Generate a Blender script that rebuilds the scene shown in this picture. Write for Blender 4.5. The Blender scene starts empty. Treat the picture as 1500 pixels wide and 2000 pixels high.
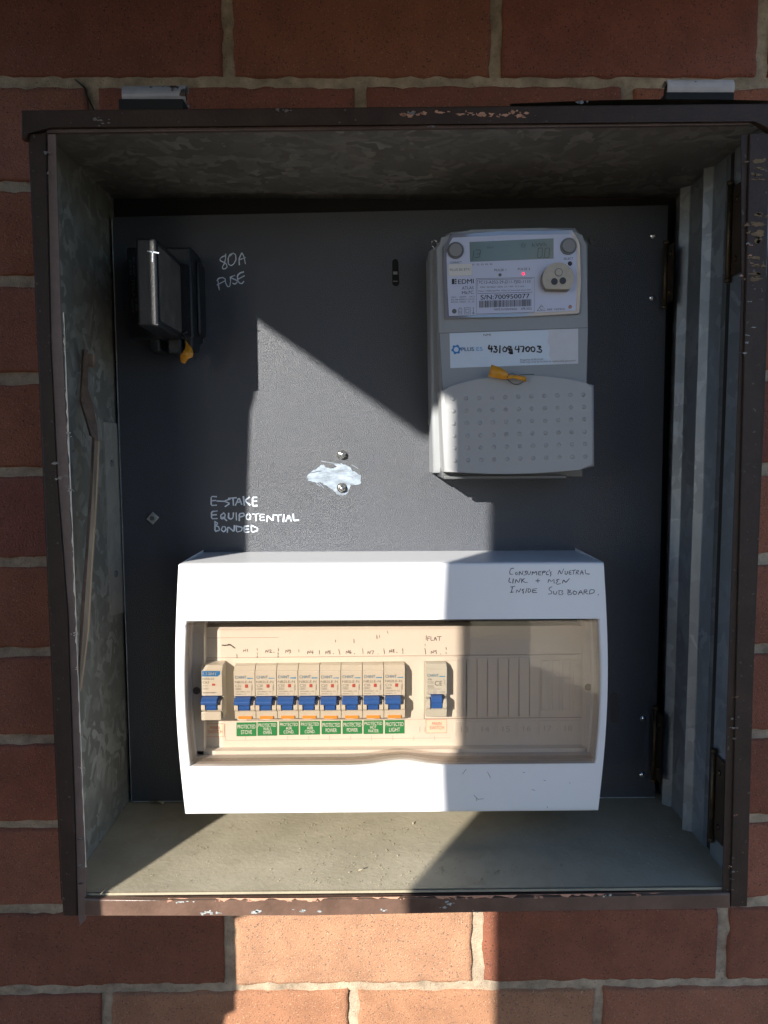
import bpy, bmesh, math, random
from mathutils import Vector, Matrix, noise

random.seed(7)
SC = bpy.context.scene
COL = SC.collection

# ------------------------------------------------------------------ camera (all lengths below in millimetres)
CAM = Vector((-19.76, -671.54, 28.28)); PITCH, YAW, ROLL, FPX = 0.086324, 0.010201, 0.003378, 1451.6
def _cam_axes():
    cp, sp, cy, sy, cr, sr = math.cos(PITCH), math.sin(PITCH), math.cos(YAW), math.sin(YAW), math.cos(ROLL), math.sin(ROLL)
    f = Vector((sy*cp, cy*cp, -sp)); rt = Vector((cy, -sy, 0)); dn = f.cross(rt)
    return cr*rt + sr*dn, -sr*rt + cr*dn, f
RT, DN, FW = _cam_axes()
cd = bpy.data.cameras.new('camera'); cam = bpy.data.objects.new('camera', cd); COL.objects.link(cam)
m = Matrix.Identity(4)
for i in range(3):
    m[i][0] = RT[i]; m[i][1] = -DN[i]; m[i][2] = -FW[i]; m[i][3] = CAM[i]*.001
cam.matrix_world = m
cd.sensor_fit = 'VERTICAL'; cd.sensor_height = 24; cd.lens = 24*FPX/2000; cd.clip_start = .01; cd.clip_end = 200
SC.camera = cam

# ------------------------------------------------------------------ sky, sun, exposure
SUN = Vector((.57, 1, -.40)).normalized()          # the way the sunlight travels
W = bpy.data.worlds.new('World'); SC.world = W; W.use_nodes = True
nt = W.node_tree; nt.nodes.clear()
sky = nt.nodes.new('ShaderNodeTexSky'); sky.sky_type = 'NISHITA'; sky.sun_disc = False
sky.sun_elevation = math.asin(-SUN.z); sky.sun_rotation = math.atan2(-SUN.x, -SUN.y)
sky.ozone_density = 5.0; sky.dust_density = .3; sky.air_density = .9
bg = nt.nodes.new('ShaderNodeBackground'); bg.inputs['Strength'].default_value = .14
wo = nt.nodes.new('ShaderNodeOutputWorld')
nt.links.new(sky.outputs[0], bg.inputs[0]); nt.links.new(bg.outputs[0], wo.inputs[0])
sd = bpy.data.lights.new('sun', 'SUN'); sd.energy = 5.0; sd.angle = math.radians(.5); sd.color = (1, .95, .87)
so = bpy.data.objects.new('sun', sd); COL.objects.link(so); so.rotation_euler = SUN.to_track_quat('-Z', 'Y').to_euler()
so.location = (-1, -2, 1.5)
SC.view_settings.view_transform = 'Standard'; SC.view_settings.look = 'None'
SC.view_settings.exposure = 1.0; SC.view_settings.gamma = 1; SC.view_settings.use_curve_mapping = False
try:
    SC.cycles.max_bounces = 10; SC.cycles.transparent_max_bounces = 24; SC.cycles.sample_clamp_indirect = 6
    SC.cycles.caustics_reflective = False
except Exception: pass

# ------------------------------------------------------------------ where a point of the photo lies on a plane of the place
def ray(u, v): return RT*((u-750)/FPX) + DN*((v-1000)/FPX) + FW
def at(u, v, y=0.0):
    d = ray(u, v); return CAM + d*((y-CAM.y)/d.y)
def atx(u, v, x):
    d = ray(u, v); return CAM + d*((x-CAM.x)/d.x)
def atz(u, v, z):
    d = ray(u, v); return CAM + d*((z-CAM.z)/d.z)

# ------------------------------------------------------------------ materials
MATS = {}
def mat(name, col, rough=.5, metal=0., spec=.5, var=0., vscale=60, bump=0., bscale=400, speck=None, emit=None, coat=0., coords='Object', stretch=None):
    """plain principled surface with a little noise in its colour, gloss and relief"""
    M = bpy.data.materials.new(name); M.use_nodes = True; n = M.node_tree; b = n.nodes['Principled BSDF']
    b.inputs['Base Color'].default_value = (*col, 1); b.inputs['Roughness'].default_value = rough
    b.inputs['Metallic'].default_value = metal; b.inputs['Specular IOR Level'].default_value = spec
    b.inputs['Coat Weight'].default_value = coat
    tc = n.nodes.new('ShaderNodeTexCoord'); src = tc.outputs[coords]
    if stretch:
        mp = n.nodes.new('ShaderNodeMapping'); mp.inputs['Scale'].default_value = stretch; n.links.new(src, mp.inputs[0]); src = mp.outputs[0]
    c = None
    if var:
        t = n.nodes.new('ShaderNodeTexNoise'); t.inputs['Scale'].default_value = vscale; t.inputs['Detail'].default_value = 6; t.inputs['Roughness'].default_value = .65
        n.links.new(src, t.inputs['Vector'])
        r = n.nodes.new('ShaderNodeValToRGB'); r.color_ramp.elements[0].position = .3; r.color_ramp.elements[1].position = .7
        r.color_ramp.elements[0].color = (*[x*(1-var) for x in col], 1); r.color_ramp.elements[1].color = (*[min(1, x*(1+var)) for x in col], 1)
        n.links.new(t.outputs[0], r.inputs[0]); c = r.outputs[0]
        mr = n.nodes.new('ShaderNodeMapRange'); mr.inputs[3].default_value = max(.03, rough-.12*min(1, var*3)); mr.inputs[4].default_value = min(1, rough+.12*min(1, var*3))
        n.links.new(t.outputs[0], mr.inputs[0]); n.links.new(mr.outputs[0], b.inputs['Roughness'])
    for (scol, sscale, thr) in (speck or []):
        v = n.nodes.new('ShaderNodeTexNoise'); v.inputs['Scale'].default_value = sscale; v.inputs['Detail'].default_value = 2
        n.links.new(src, v.inputs['Vector'])
        g = n.nodes.new('ShaderNodeMapRange'); g.inputs[1].default_value = thr; g.inputs[2].default_value = thr+.03; n.links.new(v.outputs[0], g.inputs[0])
        mx = n.nodes.new('ShaderNodeMixRGB'); mx.inputs[2].default_value = (*scol, 1); n.links.new(g.outputs[0], mx.inputs[0])
        if c: n.links.new(c, mx.inputs[1])
        else: mx.inputs[1].default_value = (*col, 1)
        c = mx.outputs[0]
    if c: n.links.new(c, b.inputs['Base Color'])
    if bump:
        t = n.nodes.new('ShaderNodeTexNoise'); t.inputs['Scale'].default_value = bscale; t.inputs['Detail'].default_value = 3; n.links.new(src, t.inputs['Vector'])
        bp = n.nodes.new('ShaderNodeBump'); bp.inputs['Distance'].default_value = .001; bp.inputs['Strength'].default_value = bump
        n.links.new(t.outputs[0], bp.inputs['Height']); n.links.new(bp.outputs[0], b.inputs['Normal'])
    if emit:
        b.inputs['Emission Color'].default_value = (*emit[0], 1); b.inputs['Emission Strength'].default_value = emit[1]
    MATS[name] = M; return M

def brick_mat():
    M = mat('brick', (.255, .095, .056), rough=.85, spec=.3, var=.18, vscale=30, bump=1., bscale=650,
            speck=[((.09, .045, .035), 620, .63), ((.34, .17, .11), 700, .645), ((.20, .08, .055), 110, .74)])
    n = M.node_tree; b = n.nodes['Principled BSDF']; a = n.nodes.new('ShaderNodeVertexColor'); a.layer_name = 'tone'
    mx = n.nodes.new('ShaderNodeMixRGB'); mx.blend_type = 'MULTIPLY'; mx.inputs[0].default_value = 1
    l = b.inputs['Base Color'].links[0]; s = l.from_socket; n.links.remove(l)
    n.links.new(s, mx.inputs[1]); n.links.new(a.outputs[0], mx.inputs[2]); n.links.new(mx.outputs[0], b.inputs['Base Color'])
    return M
M_brick = brick_mat()
M_mortar = mat('mortar', (.36, .285, .205), .95, spec=.2, var=.4, vscale=60, bump=1, bscale=700, speck=[((.2, .15, .1), 600, .66)])

def galv_mat(name, c0, c1, rough, metal, dust=None, scale=55, bump=.25):
    M = bpy.data.materials.new(name); M.use_nodes = True; n = M.node_tree; b = n.nodes['Principled BSDF']
    tc = n.nodes.new('ShaderNodeTexCoord')
    ns = n.nodes.new('ShaderNodeTexNoise'); ns.inputs['Scale'].default_value = 30; n.links.new(tc.outputs['Object'], ns.inputs[0])
    ad = n.nodes.new('ShaderNodeMixRGB'); ad.inputs[0].default_value = .045; n.links.new(tc.outputs['Object'], ad.inputs[1]); n.links.new(ns.outputs[1], ad.inputs[2])
    v = n.nodes.new('ShaderNodeTexVoronoi'); v.inputs['Scale'].default_value = scale; n.links.new(ad.outputs[0], v.inputs['Vector'])
    r = n.nodes.new('ShaderNodeValToRGB'); e = r.color_ramp.elements
    e[0].color = (*c0, 1); e[1].color = (*c1, 1); e[0].position = .35; e[1].position = .95
    sp = n.nodes.new('ShaderNodeSeparateColor'); n.links.new(v.outputs['Color'], sp.inputs[0]); n.links.new(sp.outputs[0], r.inputs[0])
    n2 = n.nodes.new('ShaderNodeTexNoise'); n2.inputs['Scale'].default_value = 14; n2.inputs['Detail'].default_value = 8; n2.inputs['Roughness'].default_value = .7; n.links.new(tc.outputs['Object'], n2.inputs[0])
    mr = n.nodes.new('ShaderNodeMapRange'); mr.inputs[1].default_value = .35; mr.inputs[2].default_value = .65; n.links.new(n2.outputs[0], mr.inputs[0])
    mx = n.nodes.new('ShaderNodeMixRGB'); n.links.new(mr.outputs[0], mx.inputs[0]); n.links.new(r.outputs[0], mx.inputs[1]); mx.inputs[2].default_value = (*(dust or c0), 1)
    n.links.new(mx.outputs[0], b.inputs['Base Color'])
    b.inputs['Metallic'].default_value = metal; b.inputs['Roughness'].default_value = rough
    t = n.nodes.new('ShaderNodeTexNoise'); t.inputs['Scale'].default_value = 300; t.inputs['Detail'].default_value = 4; n.links.new(tc.outputs['Object'], t.inputs[0])
    bp = n.nodes.new('ShaderNodeBump'); bp.inputs['Distance'].default_value = .001; bp.inputs['Strength'].default_value = bump
    n.links.new(t.outputs[0], bp.inputs['Height']); n.links.new(bp.outputs[0], b.inputs['Normal'])
    return M
M_galv = galv_mat('galvanised', (.17, .165, .14), (.40, .39, .34), .5, .15, (.20, .195, .165), scale=120)
M_galvr = galv_mat('galvanised_ribbed', (.20, .225, .25), (.36, .40, .45), .40, .45, (.24, .27, .30), scale=85)  # blue of the skylight mixed into the sheet colour
M_floor = galv_mat('dusty_steel', (.30, .265, .185), (.34, .30, .215), .75, .0, (.39, .345, .25), scale=60, bump=.3)
M_brown = mat('brown_paint', (.042, .026, .019), .55, spec=.28, var=.3, vscale=50, bump=.35, bscale=350, speck=[((.11, .09, .075), 260, .70)])
M_brown2 = mat('bounce_lit_brown', (.17, .12, .105), .5, var=.25, vscale=40, bump=.4, bscale=300)  # bounced light put into the brown of the inner return
M_primer = mat('pink_primer', (.50, .27, .18), .7, var=.2, vscale=200, bump=.4)
M_bare = mat('bare_grey_metal', (.20, .20, .195), .45, metal=.4, var=.25, vscale=200)
M_panel = mat('black_panel', (.017, .023, .036), .43, spec=1.0, var=.2, vscale=9, bump=.75, bscale=1300)
M_panel_edge = mat('panel_edge', (.35, .38, .40), .6, var=.5, vscale=60)
M_dark = mat('dark_gap', (.01, .01, .01), .8)
M_white = mat('white_plastic', (.78, .79, .81), .33, var=.02, vscale=20)
M_inner = mat('white_inner_plastic', (.80, .77, .72), .5, var=.02, vscale=30)
M_break = mat('breaker_plastic', (.66, .64, .56), .45, var=.03, vscale=80)
M_break2 = mat('grey_breaker_plastic', (.60, .62, .57), .45, var=.03, vscale=80)
M_blue = mat('blue_toggle', (.035, .13, .46), .38, var=.05)
M_orange = mat('orange_strip', (.85, .36, .06), .5)
M_red = mat('red_indicator', (.52, .09, .07), .5)
M_green = mat('green_label', (.02, .25, .085), .5, var=.05)
M_cream = mat('cream_label', (.86, .78, .66), .5)
M_redink = mat('red_ink', (.60, .10, .05), .6)
M_blueink = mat('blue_ink', (.02, .19, .50), .5)
M_lblue = mat('light_blue_ink', (.05, .30, .58), .5)
M_whiteink = mat('white_ink', (.85, .85, .85), .5)
M_ink = mat('black_ink', (.02, .02, .025), .5)
M_greyink = mat('grey_ink', (.09, .09, .09), .6)
M_pen = mat('pen_ink', (.05, .035, .07), .6)
M_pencil = mat('pencil', (.13, .11, .125), .7)
M_chalk = mat('white_marker', (.62, .70, .80), .6, var=.2, vscale=300)
M_scrape = mat('bare_aluminium', (.24, .29, .35), .65, metal=0, var=.55, vscale=70, bump=.5, bscale=600, stretch=(1, 1, 2.5))
M_zinc = mat('zinc', (.62, .62, .60), .22, metal=1.)
M_chrome = mat('bright_zinc', (.75, .77, .80), .15, metal=1.)
M_steel = mat('nickel', (.30, .255, .20), .42, metal=.55, var=.12, vscale=150, bump=.1)
M_brass = mat('tarnished_brass', (.075, .055, .032), .5, metal=.7, var=.5, vscale=80, bump=.3)
M_meter = mat('meter_grey', (.27, .285, .30), .5, var=.03, vscale=30, bump=.08, bscale=1500)
M_mcover = mat('meter_cover_grey', (.34, .345, .35), .48, var=.03, vscale=30, bump=.1, bscale=1500)
M_mdark = mat('meter_dark_grey', (.10, .105, .11), .4)
M_bezel = mat('clear_bezel', (.20, .205, .24), .10, coat=1.)
M_face = mat('meter_face', (.50, .53, .68), .35)
M_lcd = mat('lcd', (.13, .165, .13), .16)
M_lcdink = mat('lcd_segments', (.035, .045, .035), .4)
M_button = mat('grey_button', (.22, .22, .22), .5)
M_led = mat('pulse_led', (.9, .05, .1), .4, emit=((1, .03, .08), 1.0))
M_sticker = mat('white_sticker', (.56, .64, .75), .4, var=.03, vscale=40)
M_stick2 = mat('cream_sticker', (.62, .61, .59), .5)
M_fuse = mat('black_bakelite', (.012, .014, .017), .45, spec=.4, var=.3, vscale=120, bump=.2, bscale=900, speck=[((.09, .085, .075), 700, .68)])
M_fuse2 = mat('paler_bakelite', (.085, .078, .068), .62, var=.35, vscale=90, bump=.3, bscale=700, speck=[((.14, .13, .11), 800, .66)])  # paler, speckled side of the carrier
M_seal = mat('orange_seal', (.62, .28, .025), .35, var=.15, vscale=120)
M_wire = mat('wire', (.10, .09, .07), .5, metal=.3)
M_timber = mat('weathered_timber', (.36, .27, .18), .8, var=.45, vscale=35, bump=1., bscale=120, stretch=(1, 1, .15))
M_rust = mat('rusty_steel', (.26, .17, .12), .75, var=.45, vscale=70, bump=.7)
M_blocker = mat('blocker_dark', (.035, .036, .040), .85, var=.25, vscale=20, bump=.5)  # dark surface of the unseen pieces added to block the sun
M_shade_sheet = mat('shade_sheet', (.025, .025, .03), .6, var=.1)  # dark surface of the unseen sheet added above the box
M_tape = mat('cream_tape', (.50, .47, .33), .6, var=.15)
M_grit = mat('grit', (.30, .25, .17), .9, var=.6, vscale=150)

def smoke_mat():
    M = bpy.data.materials.new('smoky_clear_plastic'); M.use_nodes = True; n = M.node_tree; n.nodes.clear()
    o = n.nodes.new('ShaderNodeOutputMaterial'); mx = n.nodes.new('ShaderNodeMixShader'); tr = n.nodes.new('ShaderNodeBsdfTransparent')
    gl = n.nodes.new('ShaderNodeBsdfGlossy'); lw = n.nodes.new('ShaderNodeLayerWeight'); lw.inputs[0].default_value = .5
    pw = n.nodes.new('ShaderNodeMath'); pw.operation = 'POWER'; pw.inputs[1].default_value = 5; n.links.new(lw.outputs['Facing'], pw.inputs[0])
    fr = n.nodes.new('ShaderNodeMapRange'); fr.inputs[3].default_value = .055; fr.inputs[4].default_value = .8; n.links.new(pw.outputs[0], fr.inputs[0])
    tr.inputs[0].default_value = (.868, .828, .788, 1); gl.inputs['Roughness'].default_value = .02
    tc = n.nodes.new('ShaderNodeTexCoord'); mp = n.nodes.new('ShaderNodeMapping'); mp.inputs['Scale'].default_value = (1, 1, 9)
    t = n.nodes.new('ShaderNodeTexNoise'); t.inputs['Scale'].default_value = 9; t.inputs['Detail'].default_value = 5
    n.links.new(tc.outputs['Object'], mp.inputs[0]); n.links.new(mp.outputs[0], t.inputs[0])
    bp = n.nodes.new('ShaderNodeBump'); bp.inputs['Distance'].default_value = .001; bp.inputs['Strength'].default_value = .12
    n.links.new(t.outputs[0], bp.inputs['Height']); n.links.new(bp.outputs[0], gl.inputs['Normal'])
    n.links.new(fr.outputs[0], mx.inputs[0]); n.links.new(tr.outputs[0], mx.inputs[1]); n.links.new(gl.outputs[0], mx.inputs[2]); n.links.new(mx.outputs[0], o.inputs[0])
    return M
M_smoke = smoke_mat()
def rim_mat():
    M = bpy.data.materials.new('smoky_rim'); M.use_nodes = True; n = M.node_tree; n.nodes.clear()
    o = n.nodes.new('ShaderNodeOutputMaterial'); mx = n.nodes.new('ShaderNodeMixShader'); tr = n.nodes.new('ShaderNodeBsdfTransparent')
    gl = n.nodes.new('ShaderNodeBsdfPrincipled'); gl.inputs['Base Color'].default_value = (.32, .28, .25, 1); gl.inputs['Roughness'].default_value = .25
    tr.inputs[0].default_value = (.90, .87, .84, 1); mx.inputs[0].default_value = .16
    n.links.new(tr.outputs[0], mx.inputs[1]); n.links.new(gl.outputs[0], mx.inputs[2]); n.links.new(mx.outputs[0], o.inputs[0]); return M
M_rim = rim_mat()

# ------------------------------------------------------------------ building helpers
def tag(o, label=None, cat=None, group=None, kind=None):
    if label: o['label'] = label
    if cat: o['category'] = cat
    if group: o['group'] = group
    if kind: o['kind'] = kind
    return o
ROOT_LOC = {}
def thing(name, loc, label, cat, group=None):
    o = bpy.data.objects.new(name, None); COL.objects.link(o); o.location = Vector(loc)*.001; o.empty_display_size = .02
    ROOT_LOC[o.name] = Vector(loc); return tag(o, label, cat, group)
class MB:
    def __init__(s): s.bm = bmesh.new(); s.mi = 0
    def _new(s, vs, fs, smooth=False):
        V = [s.bm.verts.new(Vector(v)) for v in vs]; out = []
        for f in fs:
            try:
                F = s.bm.faces.new([V[i] for i in f]); F.material_index = s.mi; F.smooth = smooth; out.append(F)
            except ValueError: pass
        return V, out
    def hexa(s, p, bevel=0, seg=2):
        """p: 8 corners, front 4 (anticlockwise) then back 4"""
        V, F = s._new(p, [(0,1,2,3), (7,6,5,4), (0,4,5,1), (1,5,6,2), (2,6,7,3), (3,7,4,0)])
        if bevel:
            es = set(e for f in F for e in f.edges)
            r = bmesh.ops.bevel(s.bm, geom=list(es), offset=bevel, segments=seg, profile=.5, affect='EDGES')
            for f in r['faces']: f.smooth = True; f.material_index = s.mi
        return s
    def box(s, x0, x1, y0, y1, z0, z1, bevel=0, seg=2):
        return s.hexa([(x0,y0,z0), (x1,y0,z0), (x1,y0,z1), (x0,y0,z1), (x0,y1,z0), (x1,y1,z0), (x1,y1,z1), (x0,y1,z1)], bevel, seg)
    def prism(s, pts, y0, y1, bevel=0, seg=2, smooth=False):
        """pts: outline of (x, z); front at y0, back at y1"""
        n = len(pts)
        V, F = s._new([(x, y0, z) for x, z in pts] + [(x, y1, z) for x, z in pts],
                      [tuple(range(n)), tuple(range(2*n-1, n-1, -1))] + [(i, n+i, n+(i+1) % n, (i+1) % n) for i in range(n)])
        if smooth:
            for f in F[2:]: f.smooth = True
        if bevel and F:
            r = bmesh.ops.bevel(s.bm, geom=list(F[0].edges), offset=bevel, segments=seg, profile=.5, affect='EDGES')
            for f in r['faces']: f.smooth = True; f.material_index = s.mi
        return s
    def extx(s, prof, x0, x1, bevel=0):
        """prof: outline of (y, z) swept from x0 to x1"""
        n = len(prof)
        V, F = s._new([(x0, y, z) for y, z in prof] + [(x1, y, z) for y, z in prof],
                      [tuple(range(n)), tuple(range(2*n-1, n-1, -1))] + [(i, n+i, n+(i+1) % n, (i+1) % n) for i in range(n)])
        if bevel:
            es = set(e for f in F for e in f.edges)
            r = bmesh.ops.bevel(s.bm, geom=list(es), offset=bevel, segments=2, profile=.5, affect='EDGES')
            for f in r['faces']: f.material_index = s.mi
        return s
    def cyl(s, c, r, y0, y1, n=24, r1=None):
        r1 = r if r1 is None else r1
        a = [2*math.pi*i/n for i in range(n)]
        V, F = s._new([(c[0]+r*math.cos(t), y0, c[1]+r*math.sin(t)) for t in a] + [(c[0]+r1*math.cos(t), y1, c[1]+r1*math.sin(t)) for t in a],
                      [tuple(range(n)), tuple(range(2*n-1, n-1, -1))] + [(i, n+i, n+(i+1) % n, (i+1) % n) for i in range(n)])
        for f in F[2:]: f.smooth = True
        return s
    def dome(s, c, r, h, n=16, k=5):
        """c: (x, y, z) at the base, bulging towards -y"""
        vs = []; fs = []
        for j in range(k):
            t = j/k*math.pi/2
            for i in range(n):
                a = 2*math.pi*i/n; vs.append((c[0]+r*math.cos(t)*math.cos(a), c[1]-h*math.sin(t), c[2]+r*math.cos(t)*math.sin(a)))
        vs.append((c[0], c[1]-h, c[2]))
        for j in range(k-1):
            for i in range(n): fs.append((j*n+i, j*n+(i+1) % n, (j+1)*n+(i+1) % n, (j+1)*n+i))
        for i in range(n): fs.append(((k-1)*n+i, (k-1)*n+(i+1) % n, k*n))
        s._new(vs, fs, True); return s
    def tube(s, pts, r, n=8, caps=True):
        pts = [Vector(p) for p in pts]; vs = []; fs = []
        up = Vector((0, 0, 1))
        for i, p in enumerate(pts):
            d = (pts[min(i+1, len(pts)-1)] - pts[max(i-1, 0)]).normalized()
            a = d.cross(up)
            if a.length < .1: a = d.cross(Vector((1, 0, 0)))
            a.normalize(); b = d.cross(a)
            rr = r[i] if isinstance(r, (list, tuple)) else r
            for k in range(n): t = 2*math.pi*k/n; vs.append(p + a*math.cos(t)*rr + b*math.sin(t)*rr)
        for i in range(len(pts)-1):
            for k in range(n): fs.append((i*n+k, i*n+(k+1) % n, (i+1)*n+(k+1) % n, (i+1)*n+k))
        if caps: fs += [tuple(range(n)), tuple(range(len(vs)-1, len(vs)-n-1, -1))]
        s._new(vs, fs, True); return s
    def grid(s, f, nu, nv, smooth=True, skip=None):
        vs = [f(i/nu, j/nv) for j in range(nv+1) for i in range(nu+1)]
        fs = [(j*(nu+1)+i, j*(nu+1)+i+1, (j+1)*(nu+1)+i+1, (j+1)*(nu+1)+i) for j in range(nv) for i in range(nu) if not (skip and skip(i, j))]
        s._new(vs, fs, smooth); return s
    def ribbon(s, pts, w, yf, lift=.15):
        """a stroke of ink: pts (x, z) on the surface y = yf(x, z)"""
        n = len(pts)
        if n < 2: return s
        vs = []
        for i, (x, z) in enumerate(pts):
            a = pts[max(i-1, 0)]; b = pts[min(i+1, n-1)]; dx, dz = b[0]-a[0], b[1]-a[1]; l = math.hypot(dx, dz) or 1
            ex = (dx/l*w*.4) * (-1 if i == 0 else 1 if i == n-1 else 0); ez = (dz/l*w*.4) * (-1 if i == 0 else 1 if i == n-1 else 0)
            ww = w*(.92+.55*noise.noise(Vector((x*.35, z*.35, 7.7)))) if w > .55 else w
            for sg in (-1, 1):
                X = x+ex - sg*dz/l*ww/2; Z = z+ez + sg*dx/l*ww/2; vs.append((X, yf(X, Z)-lift, Z))
        s._new(vs, [(2*i, 2*i+1, 2*i+3, 2*i+2) for i in range(n-1)]); return s
    def build(s, name, mats, parent=None, label=None, recalc=True, bevel=0):
        if recalc: bmesh.ops.recalc_face_normals(s.bm, faces=s.bm.faces[:])
        off = Vector((0, 0, 0)); p = parent
        while p is not None:
            if p.name in ROOT_LOC: off = ROOT_LOC[p.name]; break
            p = p.parent
        for v in s.bm.verts: v.co = (v.co-off)*.001
        me = bpy.data.meshes.new(name); s.bm.to_mesh(me); s.bm.free()
        for k in (mats if isinstance(mats, (list, tuple)) else [mats]): me.materials.append(k)
        o = bpy.data.objects.new(name, me); COL.objects.link(o)
        if parent is not None: o.parent = parent
        if label: o['label'] = label
        if bevel:
            b = o.modifiers.new('bevel', 'BEVEL'); b.width = bevel*.001; b.segments = 2; b.limit_method = 'ANGLE'; b.angle_limit = math.radians(35)
        return o

def flat(y): return lambda x, z: y
def text_into(mb, s, p0, p1, h, yf, lift=.15, squash=True, cx=False):
    """printed lettering: baseline from p0 to p1 (x, z), capital height h"""
    cu = bpy.data.curves.new('t', 'FONT'); cu.body = s; cu.size = 1; cu.resolution_u = 3
    ob = bpy.data.objects.new('t', cu); COL.objects.link(ob)
    bpy.context.view_layer.update()
    me = bpy.data.meshes.new_from_object(ob.evaluated_get(bpy.context.evaluated_depsgraph_get()))
    bpy.data.objects.remove(ob); bpy.data.curves.remove(cu)
    if not me.vertices: return
    xs = [v.co.x for v in me.vertices]; x0, x1 = min(xs), max(xs)
    d = Vector((p1[0]-p0[0], p1[1]-p0[1])); L = d.length; d.normalize(); nrm = Vector((-d.y, d.x)); cap = .70
    V = []
    for v in me.vertices:
        u = (v.co.x-x0)/(x1-x0)*L; w = v.co.y/cap*h; X = p0[0]+d.x*u+nrm.x*w; Z = p0[1]+d.y*u+nrm.y*w
        V.append(mb.bm.verts.new((X, yf(X, Z)-lift, Z)))
    for f in me.polygons:
        try: F = mb.bm.faces.new([V[i] for i in f.vertices]); F.material_index = mb.mi
        except ValueError: pass
    bpy.data.meshes.remove(me)
def tpx(mb, s, a, b, hpx, y, lift=.15, yf=None):
    """the same, with the baseline's ends and the height read off the photo"""
    A = at(*a, y); B = at(*b, y); h = abs(at(a[0], a[1]-hpx, y).z-A.z)
    text_into(mb, s, (A.x, A.z), (B.x, B.z), h, yf or flat(y), lift)
def traced(mb, strokes, ox, oy, sc, w, y, yf=None, lift=.2, soft=True):
    """handwriting: strokes as 'x,y x,y ...' in a crop of the photo with origin (ox, oy)"""
    for st in strokes:
        P = [tuple(map(float, q.split(','))) for q in st.split()]
        if len(P) > 2 and soft:                            # soften the corners
            Q = [P[0]]
            for i in range(len(P)-1):
                a, b = P[i], P[i+1]; Q += [(a[0]*.86+b[0]*.14, a[1]*.86+b[1]*.14), (a[0]*.14+b[0]*.86, a[1]*.14+b[1]*.86)]
            P = Q+[P[-1]]
        pts = []
        for px, py in P:
            q = at(ox+px*sc, oy+py*sc, y); pts.append((q.x, q.z))
        mb.ribbon(pts, w, yf or flat(y), lift)
def flakes(mb, pts, size, yf, seed, lift=.25, n=7):
    """chipped paint: ragged flat flakes"""
    R = random.Random(seed)
    for (x, z) in pts:
        for rep_ in range(3):
            k = 16; ox, oz = R.gauss(0, size*1.0)*(rep_ > 0), R.gauss(0, size*.25)*(rep_ > 0); sx = size*R.uniform(.35, 1.25)*(1 if rep_ == 0 else .5); sz = size*R.uniform(.18, .55)*(1 if rep_ == 0 else .6); rr = [R.uniform(.35, 1.15) for _ in range(k)]
            P = [(x+ox+math.cos(6.283*i/k)*sx*rr[i], z+oz+math.sin(6.283*i/k)*sz*rr[(i+5) % k]) for i in range(k)]
            P = [(x+ox, z+oz)]+P
            V = [mb.bm.verts.new((p[0], yf(*p)-lift, p[1])) for p in P]
            for i in range(k):
                try: F = mb.bm.faces.new([V[0], V[1+i], V[1+(i+1) % k]]); F.material_index = mb.mi
                except ValueError: pass

# ================================================================== SETTING
# ---- ground
g = MB(); g.grid(lambda u, v: (-6000+12000*u, -9000+9020*v, -1300), 12, 12)
def paving_mat():
    M = bpy.data.materials.new('paving'); M.use_nodes = True; n = M.node_tree; b = n.nodes['Principled BSDF']
    tc = n.nodes.new('ShaderNodeTexCoord'); t = n.nodes.new('ShaderNodeTexBrick'); t.inputs['Scale'].default_value = 4
    t.inputs['Color1'].default_value = (.26, .20, .16, 1); t.inputs['Color2'].default_value = (.21, .17, .14, 1); t.inputs['Mortar'].default_value = (.12, .10, .08, 1)
    t.inputs['Mortar Size'].default_value = .02
    n.links.new(tc.outputs['Object'], t.inputs[0]); n.links.new(t.outputs[0], b.inputs['Base Color']); b.inputs['Roughness'].default_value = .9; return M
tag(g.build('ground', paving_mat()), 'brick paved ground running along the foot of the wall', kind='structure')

# ---- the brick wall
YB = 20.0
lines = [157, 362, 550, 738, 922, 1099, 1277, 1445, 1612, 1778, 1936]
zl = [at(40, v, YB).z for v in lines]
cz = (zl[0]-zl[-1])/10
zlines = {k: z for k, z in enumerate(zl)}
for k in range(1, 6): zlines[-k] = zl[0]+cz*k
for k in range(11, 18): zlines[k] = zl[-1]-cz*(k-10)
xA = [at(447, 1850, YB).x, at(932, 1850, YB).x]; mod = 240.0
xA0 = (at(445, 80, YB).x + at(447, 1850, YB).x)/2
tA, tB = at(445, 80, YB).x, at(970, 80, YB).x; bA, bB = at(448, 1850, YB).x, at(932, 1850, YB).x
def joint_x(k, j):
    t = max(0, min(1, k/10)); a = tA+(bA-tA)*t; md = (tB-tA)*(1-t)+(bB-bA)*t
    return a + md*j + (0 if k % 2 == 0 else md/2)
wall = MB(); tone = {}
TONES = [(1, 1, 1), (.90, .86, .86), (.92, .96, 1.05), (.86, .82, .92), (1.02, 1.0, .95), (.85, .80, .88), (1.0, .94, .94)]
R = random.Random(11)
col_layer = wall.bm.loops.layers.float_color.new('tone')
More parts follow.
